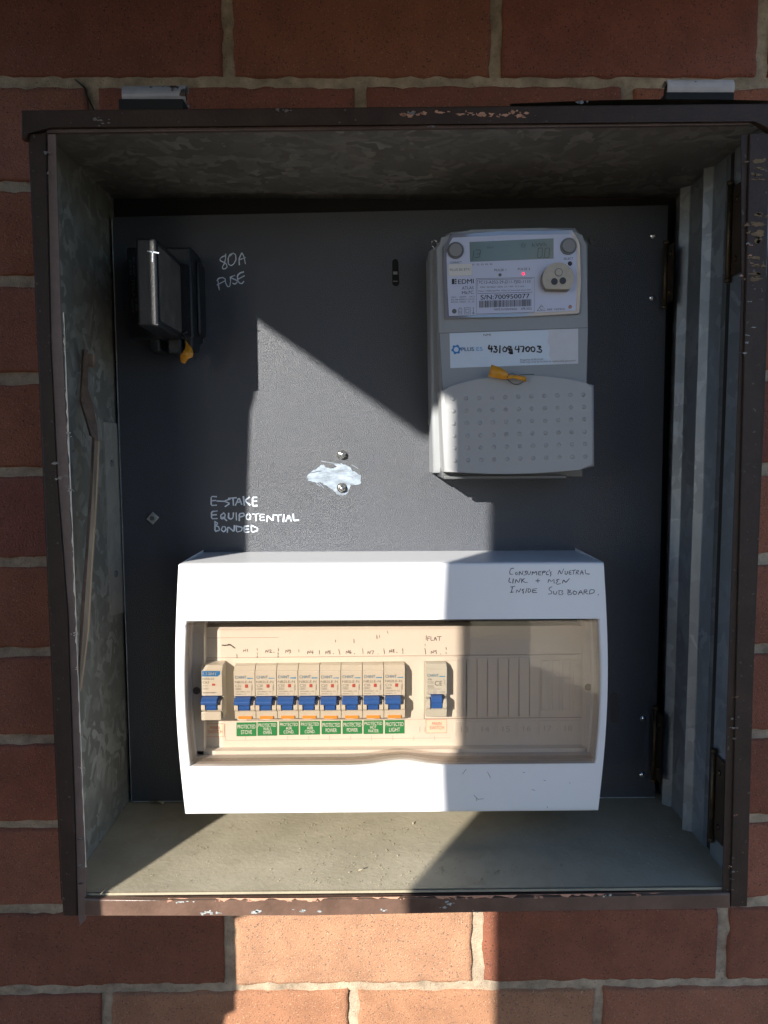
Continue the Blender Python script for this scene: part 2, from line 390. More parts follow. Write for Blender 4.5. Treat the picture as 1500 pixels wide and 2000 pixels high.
for k in range(-4, 17):
    top = zlines.get(k-1); bot = zlines.get(k)
    if top is None or bot is None: continue
    for j in range(-5, 6):
        x0 = joint_x(k, j)+4.3; x1 = joint_x(k, j+1)-4.3; z1 = top-3.9; z0 = bot+3.9
        x0 += R.uniform(-1, 1); x1 += R.uniform(-1, 1); z0 += R.uniform(-1, 1); z1 += R.uniform(-1, 1); dy = R.uniform(-.8, .8)
        nu, nv = (40, 14) if abs(x0) < 520 else (10, 4)
        sd_ = R.random()*100
        def f(u, v, x0=x0, x1=x1, z0=z0, z1=z1, dy=dy, sd_=sd_):
            ed = min(u*(x1-x0), (1-u)*(x1-x0), v*(z1-z0), (1-v)*(z1-z0))
            x = x0+(x1-x0)*u; z = z0+(z1-z0)*v
            nn = noise.noise(Vector((x*.09, z*.09, sd_))); n2 = noise.noise(Vector((x*.03, z*.03, sd_+9)))
            if ed < 3.5:                                    # ragged arrises
                x += nn*1.7*(1 if u < .5 else -1); z += nn*1.7*(1 if v < .5 else -1)
            y = YB+dy+n2*.9+nn*.35
            if ed < .01: y += 9
            elif ed < 4: y += 1.3*(1-ed/4)**2+max(0, nn)*1.5
            return (x, y, z)
        # keep a ring of points close to the edge
        us = [0, .006, .02]+[.02+.96*i/nu for i in range(1, nu)]+[.98, .994, 1]
        vs_ = [0, .02, .05]+[.05+.90*i/nv for i in range(1, nv)]+[.95, .98, 1]
        P = [f(u, v) for v in vs_ for u in us]; a = len(us)
        V, F = wall._new(P, [(jj*a+ii, jj*a+ii+1, (jj+1)*a+ii+1, (jj+1)*a+ii) for jj in range(len(vs_)-1) for ii in range(a-1)], True)
        t = R.choice(TONES); q = R.uniform(.92, 1.08)
        if k == 10: t, q = {0: ((1.42, 2.05, 2.05), 1)}.get(j, ((.92, .9, .88), .9))  # this course and the next: sunlight painted in as paler bricks, neighbours darker
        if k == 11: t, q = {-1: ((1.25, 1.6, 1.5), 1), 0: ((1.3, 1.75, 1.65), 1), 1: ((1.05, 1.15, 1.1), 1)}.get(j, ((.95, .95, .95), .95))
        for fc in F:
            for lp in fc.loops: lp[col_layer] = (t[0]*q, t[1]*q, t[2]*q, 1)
wall.mi = 1
wall.grid(lambda u, v: (-1300+2600*u, YB+3.2+1.6*noise.noise(Vector(((-1300+2600*u)*.05, v*70, 3)))+1.1*noise.noise(Vector(((-1300+2600*u)*.2, v*260, 5))), -1250+2000*v), 420, 340)
wall.mi = 1
wall.box(-1300, 1300, YB+8, YB+110, -1300, 760)
wo_ = wall.build('brick_wall', [M_brick, M_mortar], recalc=False)
tag(wo_, 'red brown brick wall with cream mortar joints behind the meter box', 'wall')

w = MB(); w.tube([at(u, v, YB+.6) for u, v in [(146, 155), (156, 163), (166, 172), (169, 186), (178, 204), (184, 216)]], [.5, .8, 1.1, 1.0, .8, .6], 6)
w.build('crack', M_dark, wo_)
# ---- unseen blockers added to throw the shade: fence opposite, side gate, roof sheet
XR = 82.0; XL = -138.0; kx = .57
fe = thing('shade_baffle', (200, -900, -1300), 'unseen dark paling fence facing the brick wall across the path', 'baffle')
xr = XR-kx*900
for i in range(6):
    p = MB(); x = xr+i*98; p.box(x, x+97, -915, -900, -1290, 470+(3 if i % 2 else 0), 1.5); p.build('slat', M_blocker, fe)
p = MB(); p.box(xr+6, xr+585, -945, -916, 150, 200); p.build('rail', M_blocker, fe)
p = MB(); p.box(xr+6, xr+585, -945, -916, -1000, -950); p.build('rail', M_blocker, fe)
ga = thing('shade_blocker', (-560, -450, -1300), 'unseen side gate standing out from the wall left of the box', 'blocker')
xl = XL-kx*465
edge = [(xl-330, -1290), (xl-30, -1290), (xl-46, -345), (xl-44, -337), (xl-34, -332), (xl-34, -238), (xl-7, -226), (xl-5, -190), (xl-8, -60), (xl-5, 40), (xl, 60), (xl+1, 150), (xl+4, 205), (xl+6, 245), (xl+11, 262), (xl+12, 640), (xl-330, 640)]  # steps cut to shape the left edge of the sun strip
p = MB(); p.prism(edge, -465, -450); p.build('board_panel', M_blocker, ga)
p = MB(); p.box(xl-330, xl-300, -500, -466, -1290, 640); p.build('post', M_blocker, ga)
ro = thing('shade_sheet', (-250, -600, 450), 'unseen dark roof reaching out from the wall above the box', 'overhang')
xs = -131.5-(450-147)/.697
p = MB(); pl_ = [(xs, -1036), (-515, -1008), (-505, -1045), (-60, -905), (200, -560), (330, -300), (420, -300), (420, 12), (xs, 12)]; n_ = len(pl_)  # outline cut to shape the slanting shade and let skylight in
p._new([(x, y, 450) for x, y in pl_]+[(x, y, 456) for x, y in pl_], [tuple(range(n_)), tuple(range(2*n_-1, n_-1, -1))]+[(i, (i+1) % n_, n_+(i+1) % n_, n_+i) for i in range(n_)]); p.build('sheet', M_shade_sheet, ro)

cw_ = MB(); cw_.box(1150, 1260, -5200, -2700, -1300, 1300)  # unseen pale wall, added for its window reflection and warm fill
def cream_mat():
    M = bpy.data.materials.new('cream_brick'); M.use_nodes = True; n = M.node_tree; b = n.nodes['Principled BSDF']
    tc = n.nodes.new('ShaderNodeTexCoord'); mp = n.nodes.new('ShaderNodeMapping'); mp.inputs['Rotation'].default_value = (math.radians(90), 0, math.radians(90)); t = n.nodes.new('ShaderNodeTexBrick'); t.inputs['Scale'].default_value = 2.2
    t.inputs['Color1'].default_value = (.80, .70, .52, 1); t.inputs['Color2'].default_value = (.72, .62, .46, 1); t.inputs['Mortar'].default_value = (.25, .20, .15, 1); t.inputs['Mortar Size'].default_value = .02
    n.links.new(tc.outputs['Object'], mp.inputs[0]); n.links.new(mp.outputs[0], t.inputs[0]); n.links.new(t.outputs[0], b.inputs['Base Color']); b.inputs['Roughness'].default_value = .9; return M
tag(cw_.build('cream_reflection_wall', cream_mat()), 'unseen cream brick wall added behind the viewer for its reflection in the window', 'wall')

# ================================================================== METER BOX
BX = thing('meter_box', (0, 20, -318), 'large open brown painted steel meter box with galvanised inside and chipped edges', 'meter box')
XW0, XW1, ZC, ZF, YK, YF = -255.0, 255.0, 251.0, -302.5, 18.0, -139.0
w = MB(); w.hexa([(XW0, YF, ZF), (XW0+1.2, YF, ZF), (XW0+1.2, YF, ZC), (XW0, YF, ZC), (XW0, YK, ZF), (XW0+1.2, YK, ZF), (XW0+1.2, YK, ZC), (XW0, YK, ZC)])
w.build('side_wall', M_galv, BX)
w = MB(); w.grid(lambda u, v: (XW0+1.3+(XW1-XW0-2.6)*u, YF+(YK-YF)*v, ZC+.8*math.sin(u*9)), 30, 6); w.box(XW0, XW1, YF, YK, ZC+1.5, ZC+3)
w.build('top_wall', M_galv, BX)
w = MB(); w.grid(lambda u, v: (XW0+1.3+(XW1-XW0-2.6)*u, YF+(YK-YF)*v, ZF+.7*noise.noise(Vector((u*6, v*3, 1)))), 60, 20); w.box(XW0, XW1, YF, YK, ZF-3, ZF-1.2)
w.build('bottom_wall', M_floor, BX)
w = MB(); w.box(XW0+1.3, XW1-1.3, YK-1, YK+.8, ZF, ZC); w.build('back_wall', M_dark, BX)
# right wall with two pressed ribs
def yx(u, v, x=251.0): return atx(u, v, x).y
r1a, r1b = yx(1310, 1000), yx(1330, 1000); r2a, r2b = yx(1352, 1000), yx(1373, 1000); r1c, r2c = yx(1309, 1000, 244), yx(1352, 1000, 244); e1 = yx(1399, 1000); e2 = yx(1409, 1000)
prof = [(YK, 251), (r1c+5, 251), (r1c+.6, 244.3), (r1c-.6, 244.4), (r1b+.4, 250.5), (r1b-.8, 251), (r2c+5, 251), (r2c+.6, 244.3), (r2c-.6, 244.4), (r2b+.4, 250.5), (r2b-.8, 251), (e1, 251), (e1-.5, 253.8), (e2, 253.8), (e2-1, 251), (YF, 251)]
w = MB()
for (ya, xa), (yb_, xb_) in zip(prof, prof[1:]):
    w.grid(lambda u, v, ya=ya, xa=xa, yb_=yb_, xb_=xb_: (xa+(xb_-xa)*u+.25*noise.noise(Vector((u+ya, v*9, 2))), ya+(yb_-ya)*u, ZF+(ZC-ZF)*v), 2, 40, smooth=False)
w.box(254.2, 255.4, YF, YK, ZF, ZC); w.mi = 1; w.box(252.6, 253.7, min(e1, e2)+.2, max(e1, e2)-.2, ZF+1, ZC-1); w.mi = 0; w.box(249.6, 250.9, e1+.1, e1+1.2, ZF+1, ZC-1)  # black strip laid in the groove paints its shade
w.build('side_wall', [M_galvr, M_dark], BX, label='right side wall of galvanised sheet tinted with blue skylight with two pressed ribs')
# front frame
fy0, fy1 = -143.0, -139.0
def P(u, v, y=-141.5): q = at(u, v, y); return (q.x, q.z)
# left stile: folded dark face, then an inner return coloured paler for bounced light
w = MB()
L0 = [P(57, 262), P(64, 480), P(124, 1787)]; L1 = [P(92, 262), P(98, 600), P(112, 925), P(130, 1120), P(150, 1700), P(157, 1787)]
w.prism([P(57, 262), P(124, 1787), P(152, 1787), P(147, 1600), P(133, 1200), P(112, 925), P(100, 680), P(92, 262)], fy0, fy1-.3, .8)
w.mi = 1
w.prism([P(92.3, 262), P(100.3, 680), P(112.3, 925), P(133.3, 1200), P(147.3, 1600), P(152.3, 1787), P(156, 1808), P(168, 1795), P(168, 1700), P(158, 1525), P(148, 1250), P(133, 925), P(118, 600), P(108, 262)], fy0+1.6, fy1-1)
left = w
w.mi = 2
for i in range(12):
    v = random.uniform(600, 1700); xx = 108+(v-262)*.0412+(1.2 if v < 1250 else 0)
    x, z = P(xx, v); flakes(w, [(x, z), (x, z-random.uniform(0, 4))], random.uniform(.5, 1.7), flat(fy0+1.6), i, .3)
w.mi = 2
R = random.Random(4); v = 610.0; V = []
while v < 1700:
    xx = 108.4+(v-262)*.0412+(.8 if v < 1250 else 0); wd = R.choice([0, .5, 1.2, 2.2, 3.0, 1.6]) if v < 1300 else R.choice([0, 0, .6, 1.5]); st_ = R.uniform(5, 17)
    a, b = P(xx+.5, v), P(xx+.5-wd, v); V.append((b, a)); v += st_
for (b0, a0), (b1, a1) in zip(V, V[1:]):
    w._new([(b0[0], fy0+1.3, b0[1]), (a0[0]+.4, fy0+1.3, a0[1]), (a1[0]+.4, fy0+1.3, a1[1]), (b1[0], fy0+1.3, b1[1])], [(0, 1, 2, 3)])
w.mi = 3
flakes(w, [P(93, 300), P(96, 340), P(112, 935), P(110, 905)], 2.6, flat(fy0), 5, .3); flakes(w, [P(131, 930), P(130, 950), P(156, 1640), P(158, 1690), P(157, 1725)], 3.2, flat(fy0+1.6), 8, .3)
w.build('frame_stile', [M_brown, M_brown2, M_cream, M_bare], BX, label='left stile of the frame, dark brown with a peeling inner edge coloured paler for bounced light')
# right stile
w = MB(); w.prism([P(1462, 262), P(1428, 1690), P(1425, 1769), P(1458, 1769), P(1475, 1117), P(1496, 500), P(1502, 262)], fy0, fy1-.3, .8)
w.prism([P(1449, 262), P(1449.5, 565), P(1421, 1395), P(1413, 1700), P(1413, 1769), P(1424.6, 1769), P(1427.6, 1690), P(1461.6, 262)], fy0+2.2, fy1-1)
w.mi = 1
pts = [(1462, 480), (1463, 500), (1465, 515), (1446, 540), (1435, 1360), (1432, 1590), (1426, 1690)]; flakes(w, [P(*q) for q in pts], 1.6, flat(fy0), 3, .3)
w.mi = 2
pts = [(1461, 478), (1460, 590), (1454, 655), (1452, 690), (1456, 670), (1428, 1402), (1430, 1420), (1432, 1440), (1430, 1700), (1429, 1715), (1428, 1735), (1470, 640)]; flakes(w, [P(*q) for q in pts], 1.8, flat(fy0), 4, .3)
w.mi = 3
for (u, v, a_, b_) in [(1478, 330, 5, 22), (1480, 440, 7, 30), (1474, 520, 6, 26)]:
    flakes(w, [P(u, v), P(u-1, v+b_*.6), P(u, v-b_*.6), P(u-2, v+b_)], a_*.75, flat(fy0), u, .3, 9)
w.build('frame_stile', [M_brown, M_primer, M_bare, mat('ochre_stain', (.16, .105, .055), .8, var=.4, vscale=120)], BX)
# top rail
w = MB(); w.prism([P(46, 219), P(46, 275), P(57, 275), P(58, 261.8), P(105, 253), P(1470, 238), P(1503, 261), P(1503, 206)], fy0-2.2, fy1-.3, 1.2)
w.mi = 1
w.prism([P(92, 253.6), P(92, 261), P(1462, 245), P(1462, 238.6)], fy0+.2, fy1-1, .5)
w.mi = 2
pts = [(786, 228), (800, 231), (826, 226), (860, 225), (900, 228), (918, 226), (940, 229), (958, 228), (985, 230), (1000, 224), (1026, 226), (1012, 231)]
flakes(w, [P(u, v) for u, v in pts], 3.2, flat(fy0-2.2), 21, .3, 10)
w.mi = 3
flakes(w, [P(545, 220), P(560, 221), P(805, 226), P(200, 240), P(205, 246), P(190, 238), P(1130, 205), P(845, 252)], 2.8, flat(fy0-2.2), 22, .3, 9)
w.build('frame_rail', [M_brown, mat('worn_brown_paint', (.085, .055, .045), .35, var=.3, vscale=60), M_primer, M_bare], BX)
# bottom rail (front lip)
w = MB(); yl = fy0-1
w.prism([P(166, 1786), P(600, 1784), P(1000, 1776), P(1424, 1771), P(1424, 1741), P(1000, 1750), P(600, 1753), P(330, 1755), P(166, 1752)], yl, fy1-.3, 1.6, 3)
w.mi = 1
def along(u): return 1753 + (0 if u < 600 else -(u-600)*.0155)
for i in range(14):
    u = random.choice([random.uniform(420, 640), random.uniform(720, 900), random.uniform(860, 1100), random.uniform(330, 1250)]); flakes(w, [P(u, along(u)+random.uniform(0, 3))], random.uniform(1.2, 3.2), flat(yl), i, .35, 9)
R = random.Random(12); u = 330.0; V = []
while u < 1300:
    on = (430 < u < 640) or (720 < u < 780) or (850 < u < 1010) or (1090 < u < 1180)
    wd = R.choice([.2, 1.5, 3.5, 6, 4]) if on else R.choice([0, 0, 0, 1.2]); V.append((P(u, along(u)-3.2), P(u, along(u)-3+wd))); u += R.uniform(4, 13)
for (a0, b0), (a1, b1) in zip(V, V[1:]): w._new([(a0[0], yl-.3, a0[1]), (b0[0], yl-.3, b0[1]), (b1[0], yl-.3, b1[1]), (a1[0], yl-.3, a1[1])], [(0, 1, 2, 3)])
for u, v in [(440, 1752), (430, 1755)]: flakes(w, [P(u, v)], 2, flat(yl), u, .35)
w.mi = 2
pts = [(355, 1757), (368, 1756), (398, 1779), (408, 1777), (415, 1780), (425, 1778), (505, 1775), (500, 1777), (592, 1773), (590, 1776), (625, 1776), (745, 1772), (870, 1757), (878, 1762), (868, 1768), (930, 1776), (1190, 1744)]
flakes(w, [P(*q) for q in pts], 2.4, flat(yl), 33, .35, 9)
w.build('frame_rail', [mat('sun_faded_brown_paint', (.125, .075, .055), .38, var=.3, vscale=30, bump=.3, bscale=300), M_primer, mat('bare_blue_grey_metal', (.46, .50, .50), .45, metal=.3, var=.2, vscale=200)], BX, label='bottom rail of the frame, chipped brown paint showing pink primer')
# bent drip edge on top, right half
w = MB(); w.grid(lambda u, v: (at(990+(1500-990)*u, 0, -120).x, -140+155*v, 262.5+2.2*math.sin(u*2.9)+(u*1.5)), 40, 4); w.grid(lambda u, v: (at(990+(1500-990)*u, 0, -120).x, -140+155*v, 263.3+2.2*math.sin(u*2.9)+(u*1.5)), 40, 4)
w.build('drip_edge', mat('weathered_flashing', (.075, .075, .06), .6, var=.4, vscale=40), BX)
# painted outside of the box
w = MB(); w.box(XW0-2.4, XW0-.1, fy1, YK, ZF-4, ZC+4); w.box(XW1+.6, XW1+2.6, fy1, YK, ZF-4, ZC+4); w.box(XW0-2.3, XW1+2.5, fy1, YK, ZC+4.1, ZC+6); w.box(XW0-2.3, XW1+2.5, fy1, YK, ZF-6, ZF-4.1)
w.build('outer_shell', M_brown, BX)
# hinge knuckles over the top
def knuckle(u0, u1, v, tilt, m):
    a = at(u0, v, -112); b = at(u1, v+tilt, -112); r = 7.2; s = MB(); pr = []
    for (q, rr) in [(i, r) for i in range(19)]+[(i, r-1.3) for i in range(18, -1, -1)]:
        t = math.radians(-60+q*15.5+15); pr.append((rr*math.cos(t+math.pi/2), rr*math.sin(t+math.pi/2)))
    n = len(pr); V = []
    for e in (a, b):
        for (dy, dz) in pr: V.append((e.x, e.y+dy, e.z+dz))
    s._new(V, [(i, (i+1) % n, n+(i+1) % n, n+i) for i in range(n)])
    s._new([V[i] for i in range(n)], [(i, i+1, n-2-i, n-1-i) for i in range(n//2-1)]); s._new([V[n+i] for i in range(n)], [(i, i+1, n-2-i, n-1-i) for i in range(n//2-1)])
    s.mi = 1
    s.box(a.x-2, b.x-1, -121, -106, 259, min(a.z, b.z)-4.5, .8); s.box(a.x+2, b.x-2, -112, -109.5, 258, min(a.z, b.z)-3); s.tube([(a.x+1.5, a.y, a.z), (b.x-1.5, b.y, b.z)], r-2.2, 12)  # black block below the knuckle stands in for its shadow
    o = s.build('hinge_knuckle', [m, M_dark], BX)
    for f in o.data.polygons: f.use_smooth = False
knuckle(244, 366, 191, -2, mat('worn_silver_paint', (.36, .37, .40), .5, metal=.2, var=.2, vscale=50, speck=[((.04, .03, .025), 90, .60)]))
knuckle(1297, 1426, 178, 0, mat('pale_weathered_paint', (.50, .45, .43), .6, var=.15, vscale=90, speck=[((.06, .05, .05), 120, .68)]))
# batten riveted on the left wall
w = MB(); XWi = XW0+1.4
A, B, C, D = [atx(u, v, XWi) for u, v in [(199, 824), (236, 829), (252, 1192), (214, 1203)]]
w._new([A, B, C, D]+[q+Vector((1.6, 0, 0)) for q in (A, B, C, D)], [(4, 5, 6, 7), (0, 1, 5, 4), (1, 2, 6, 5), (2, 3, 7, 6), (3, 0, 4, 7)])
bt = w.build('wall_strap', galv_mat('strap_steel', (.31, .29, .25), (.38, .36, .31), .5, .15, (.34, .32, .27), scale=130), BX, label='flat galvanised strap screwed to the left wall')
for u, v in [(218, 905), (226, 1121)]:
    q = atx(u, v, XWi+1.6); s = MB(); s.tube([q, q+Vector((1.2, 0, 0))], [3.2, 2.4], 12); s.build('screw', M_bare, bt)
# hinges of the swinging panel (inner) and outer hinges on the right wall
def hinge(u, v0, v1, x, leaf, name_label, y=None):
    a = atx(u, v0, x); b = atx(u-(v1-v0)*.03, v1, x)
    if y is not None: a = at(u, v0, y); b = at(u-(v1-v0)*.03, v1, y)
    s = MB(); s.tube([a, b], 2.1, 10)
    q = s.build('wall_hinge', M_brass, BX, label=name_label)
    s = MB(); s._new([a+Vector((1.5, 0, -3)), b+Vector((1.5, 0, 3)), b+Vector((1.5, -leaf, 3)), a+Vector((1.5, -leaf, -3))], [(0, 1, 2, 3)])
    s._new([a+Vector((2.3, 0, -3)), b+Vector((2.3, 0, 3)), b+Vector((2.3, -leaf, 3)), a+Vector((2.3, -leaf, -3))], [(0, 1, 2, 3)])
    s.build('hinge_leaf', mat('hinge_leaf', (.045, .032, .022), .55, metal=.3, var=.5, vscale=60), q)
    for t in (.2, .8):
        c = a.lerp(b, t)+Vector((1.3, -leaf*.5, 0)); s = MB(); s.tube([c, c+Vector((-1, 0, 0))], [2.6, 1.8], 10); s.build('screw', M_brass, q)
    for e in (a, b): s = MB(); s.tube([e+Vector((0, 0, 1.4)), e-Vector((0, 0, 1.4))], 2.5, 10); s.build('pin_head', M_brass, q)
hinge(1301, 474, 600, 248, 14, 'upper brass hinge at the right end of the black panel', -9)
hinge(1280, 1382, 1525, 248, 14, 'lower brass hinge at the right end of the black panel', -9)
hinge(1427, 358, 548, 247.5, 16, 'upper dark hinge near the front of the right side wall')
hinge(1394, 1466, 1640, 247.5, 16, 'lower dark hinge near the front of the right side wall')

# ---- grit and litter on the floor
w = MB(); R = random.Random(5)
for i in range(620):
    u = min(1380, max(230, R.gauss(760, 200))); v = R.uniform(1600, 1745)
    if R.random() < .25: u = R.uniform(260, 1350)
    q = atz(u, v, ZF+.6); s_ = R.uniform(.22, .75)*(1.8 if R.random() < .03 else 1)
    if q.y < YF+3 or q.y > 0: continue
    k = [(q.x+R.uniform(-1, 1)*s_, q.y+R.uniform(-1, 1)*s_, ZF+.4+R.uniform(0, 1.4)*s_) for _ in range(6)]
    V = [w.bm.verts.new(c) for c in k]
    try: bmesh.ops.convex_hull(w.bm, input=V)
    except Exception: pass
for (a, b) in [((197, 1746), (213, 1728)), ((935, 1724), (942, 1716)), ((965, 1705), (975, 1700)), ((700, 1700), (712, 1696))]:
    w.tube([atz(*a, ZF+1.2), atz(*b, ZF+1.4)], .5, 5)
tag(w.build('grit', M_grit), 'pale grit and straw bits scattered over the box floor', kind='stuff')
w = MB(); q = atz(308, 1568, ZF+1); w.grid(lambda u, v: (q.x-6+12*u, q.y-4+9*v, ZF+1.2+3*math.sin(u*3.1)*(1-v)), 8, 4)
tag(w.build('dry_leaf', M_tape), 'small dry leaf scrap on the box floor at the foot of the panel', 'leaf')

# ---- prop stick lying against the left wall
st = thing('prop_stick', tuple(at(152, 1350, -125)), 'weathered timber prop with a bent rusty metal end leaning on the left inner wall', 'prop stick')
def stick_pts(L, y): return [at(u, v, y) for u, v in L]
w = MB()
Ls = [(181, 848), (176, 960), (168, 1080), (160, 1180), (152, 1345)]; Rs = [(192, 862), (185, 1000), (177, 1120), (171, 1230), (156, 1352)]
yy = [-95, -102, -110, -118, -128]
V = []
for (l, r, y) in zip(Ls, Rs, yy):
    a, b = at(*l, y), at(*r, y); V += [a, b, b+Vector((-2, 9, 0)), a+Vector((-4, 9, 0))]
w._new(V, [(0, 1, 2, 3), (16, 17, 18, 19)]+[(4*i+k, 4*i+(k+1) % 4, 4*i+4+(k+1) % 4, 4*i+4+k) for i in range(4) for k in range(4)])
w.build('timber_shaft', M_timber, st)
w = MB(); V = []
for (l, r, y) in zip(Ls, Rs, yy):
    a, b = at(*l, y-.4), at(*r, y-.4); c_ = a.lerp(b, .36); V += [a+Vector((-.3, 0, 0)), c_, c_+Vector((0, .3, 0)), a+Vector((-.3, .3, 0))]
w._new(V, [(4*i+k, 4*i+(k+1) % 4, 4*i+4+(k+1) % 4, 4*i+4+k) for i in range(4) for k in range(4)])
w.build('painted_edge', mat('old_red_brown_paint', (.15, .085, .055), .7, var=.5, vscale=60, bump=.6), st)
w = MB(); Ls = [(164, 682), (159, 770), (159, 785), (170, 820), (178, 850)]; Rs = [(172, 684), (172, 760), (180, 785), (190, 830), (192, 862)]; yy = [-80, -84, -86, -90, -96.5]
V = []
for (l, r, y) in zip(Ls, Rs, yy):
    a, b = at(*l, y), at(*r, y); V += [a, b, b+Vector((-2, 4, 0)), a+Vector((-3, 4, 0))]
w._new(V, [(0, 1, 2, 3), (16, 17, 18, 19)]+[(4*i+k, 4*i+(k+1) % 4, 4*i+4+(k+1) % 4, 4*i+4+k) for i in range(4) for k in range(4)])
q = at(179, 705, -76); w.box(q.x-2.2, q.x+2.2, -78, -74, q.z-5, q.z+5, .6)
w.build('metal_end', M_rust, st)

# ================================================================== BLACK PANEL
PN = thing('mounting_panel', (0, 0, -300), 'black textured board filling the back of the box, with white marker writing', 'panel')
w = MB(); pl = [(-249.5, -300.3), (241.5, -300.3), (238, 240), (-249, 230)]
w.prism(pl, 0, 4, .3)
w.build('board', M_panel, PN)
w = MB(); w._new([(-250.6, .6, 226), (-249.5, .6, 231), (-249.6, .6, -300), (-250.4, .6, -300)], [(0, 1, 2, 3)]); w._new([(-249, .2, -301.2), (241.5, .2, -301.2), (241.5, .2, -300.4), (-249, .2, -300.4)], [(0, 1, 2, 3)])
w.build('board_edge', M_panel_edge, PN)
w = MB()
traced(w, ['510,330 510,430 480,560 440,700 480,670 550,620 520,560 440,520 380,490 370,450 420,400 505,365'.replace('440,700 480,670 550,620', '430,640 440,690 500,690 550,640'),
           '690,310 610,340 570,440 575,570 640,615 710,570 765,460 750,340 690,305 620,370', '845,590 835,450 880,350 905,290 960,400 990,560', '840,470 990,415',
           '300,980 340,920 440,900 470,920', '305,1080 480,990', '325,990 335,1100 355,1200', '495,930 510,1040 560,1125 610,1120 630,1000 625,890', '730,850 650,880 640,910 780,970 795,1020 730,1065 685,1040',
           '945,765 860,790 800,850 800,960 850,1040 910,1050 950,1000', '800,950 965,860'], 400, 470, .08, 1.05, 0)
w.build('handwriting', M_chalk, PN, label='80A FUSE in white marker')
w = MB()
traced(w, ['160,450 122,448 122,515 160,512', '122,480 155,478', '165,482 215,484', '260,468 215,482 260,500 225,522', '250,462 305,458', '282,460 285,512', '300,512 325,455 345,505', '308,492 340,488', '358,450 365,512', '400,455 368,480 405,510', '455,455 425,455 425,518 458,515', '425,485 455,482',
           '165,555 125,560 125,612 165,610', '125,585 160,582', '215,570 192,585 195,612 220,608 225,580 212,568', '208,600 235,625', '250,572 248,605 265,615 282,605 285,570', '305,570 307,620', '328,625 328,575 360,570 365,590 330,600', '395,572 378,590 382,615 405,618 412,590 395,572', '425,578 470,574', '448,577 450,625', '510,580 480,580 480,625 512,622', '480,602 508,600', '530,632 532,585 575,630 578,582', '590,585 635,582', '612,584 614,632', '655,582 650,632', '668,630 690,580 708,628', '675,610 705,608', '722,578 726,625 762,622',
           '150,632 150,705 185,695 175,668 152,665 172,645 148,632', '205,670 195,695 215,708 232,690 222,668 205,670', '240,710 245,668 290,708 292,662', '305,665 308,710 345,700 350,675 305,665', '395,665 362,668 365,712 398,708', '365,690 392,688', '415,662 418,712 460,700 462,680 415,660'], 380, 850, .26667, 1.25, 0)
w.build('handwriting', M_chalk, PN, label='E-STAKE EQUIPOTENTIAL BONDED in white marker')
# scraped bare patch
w = MB(); sc = [(10, 640), (100, 560), (170, 520), (240, 455), (300, 450), (330, 485), (480, 520), (540, 480), (480, 430), (620, 425), (700, 455), (800, 500), (830, 560), (900, 600), (985, 640), (985, 790), (930, 810), (860, 815), (790, 805), (780, 890), (745, 960), (680, 1005), (600, 1010), (530, 975), (480, 920), (420, 880), (340, 830), (240, 770), (190, 780), (100, 760), (10, 740)]
pp = []
R = random.Random(3)
for i, (a, b) in enumerate(sc):
    a2, b2 = sc[(i+1) % len(sc)]
    for t in (0, .33, .66):
        q = at(600+(a+(a2-a)*t+R.uniform(-14, 14))*.10667, 860+(b+(b2-b)*t+R.uniform(-9, 9))*.10667, 0); pp.append((q.x, q.z))
w.prism(pp, -.3, .3)
for L in ['260,380 430,410 620,440', '820,450 930,515', '210,770 300,870', '170,790 240,840', '60,600 260,560']:
    traced(w, [L], 600, 860, .10667, .5, 0, lift=.3)
w.build('scraped_patch', M_scrape, PN, label='bare scraped metal patch round the lower bolt')
def hexbolt(u, v, r, name_l):
    q = at(u, v, -3); s = MB(); s.cyl((q.x, q.z), r*1.25, -1.2, .2, 28)
    s.prism([(q.x+r*math.cos(math.radians(60*i+25)), q.z+r*math.sin(math.radians(60*i+25))) for i in range(6)], -4.6, -1.1, .5)
    o = s.build('hex_bolt', M_zinc, PN, label=name_l); s = MB(); s.dome((q.x, -4.5, q.z), r*.55, 1.6); s.build('bolt_end', M_zinc, o)
hexbolt(668, 888, 3.5, 'upper hex bolt, above the scraped patch'); hexbolt(667.5, 953, 3.6, 'lower hex bolt, in the scraped patch')
q = at(298, 1012, -2); s = MB(); r = 5.6
s.prism([(q.x+r*math.cos(math.radians(a)), q.z+r*math.sin(math.radians(a))) for a in (5, 88, 188, 272)], -3.4, 0, .7)
o = s.build('square_nut', mat('pale_zinc', (.42, .43, .40), .5, metal=.4, var=.2, vscale=200), PN); s = MB(); s.cyl((q.x, q.z), 2.1, -3.9, -3.3, 14); s.build('screw_end', M_mdark, o)
for (u, v) in [(1275, 461), (1273, 582), (1255, 1403), (1253.5, 1513)]:
    q = at(u, v, 0); s = MB(); s.dome((q.x, -.2, q.z), 3.1, 2.1, 18, 6); o = s.build('pan_screw', M_chrome, PN)
    s = MB(); s.box(q.x-1.6, q.x+1.6, -2.45, -2.2, q.z-.3, q.z+.3); s.box(q.x-.3, q.x+.3, -2.55, -2.46, q.z-1.6, q.z+1.6); s.build('cross_slot', M_mdark, o)
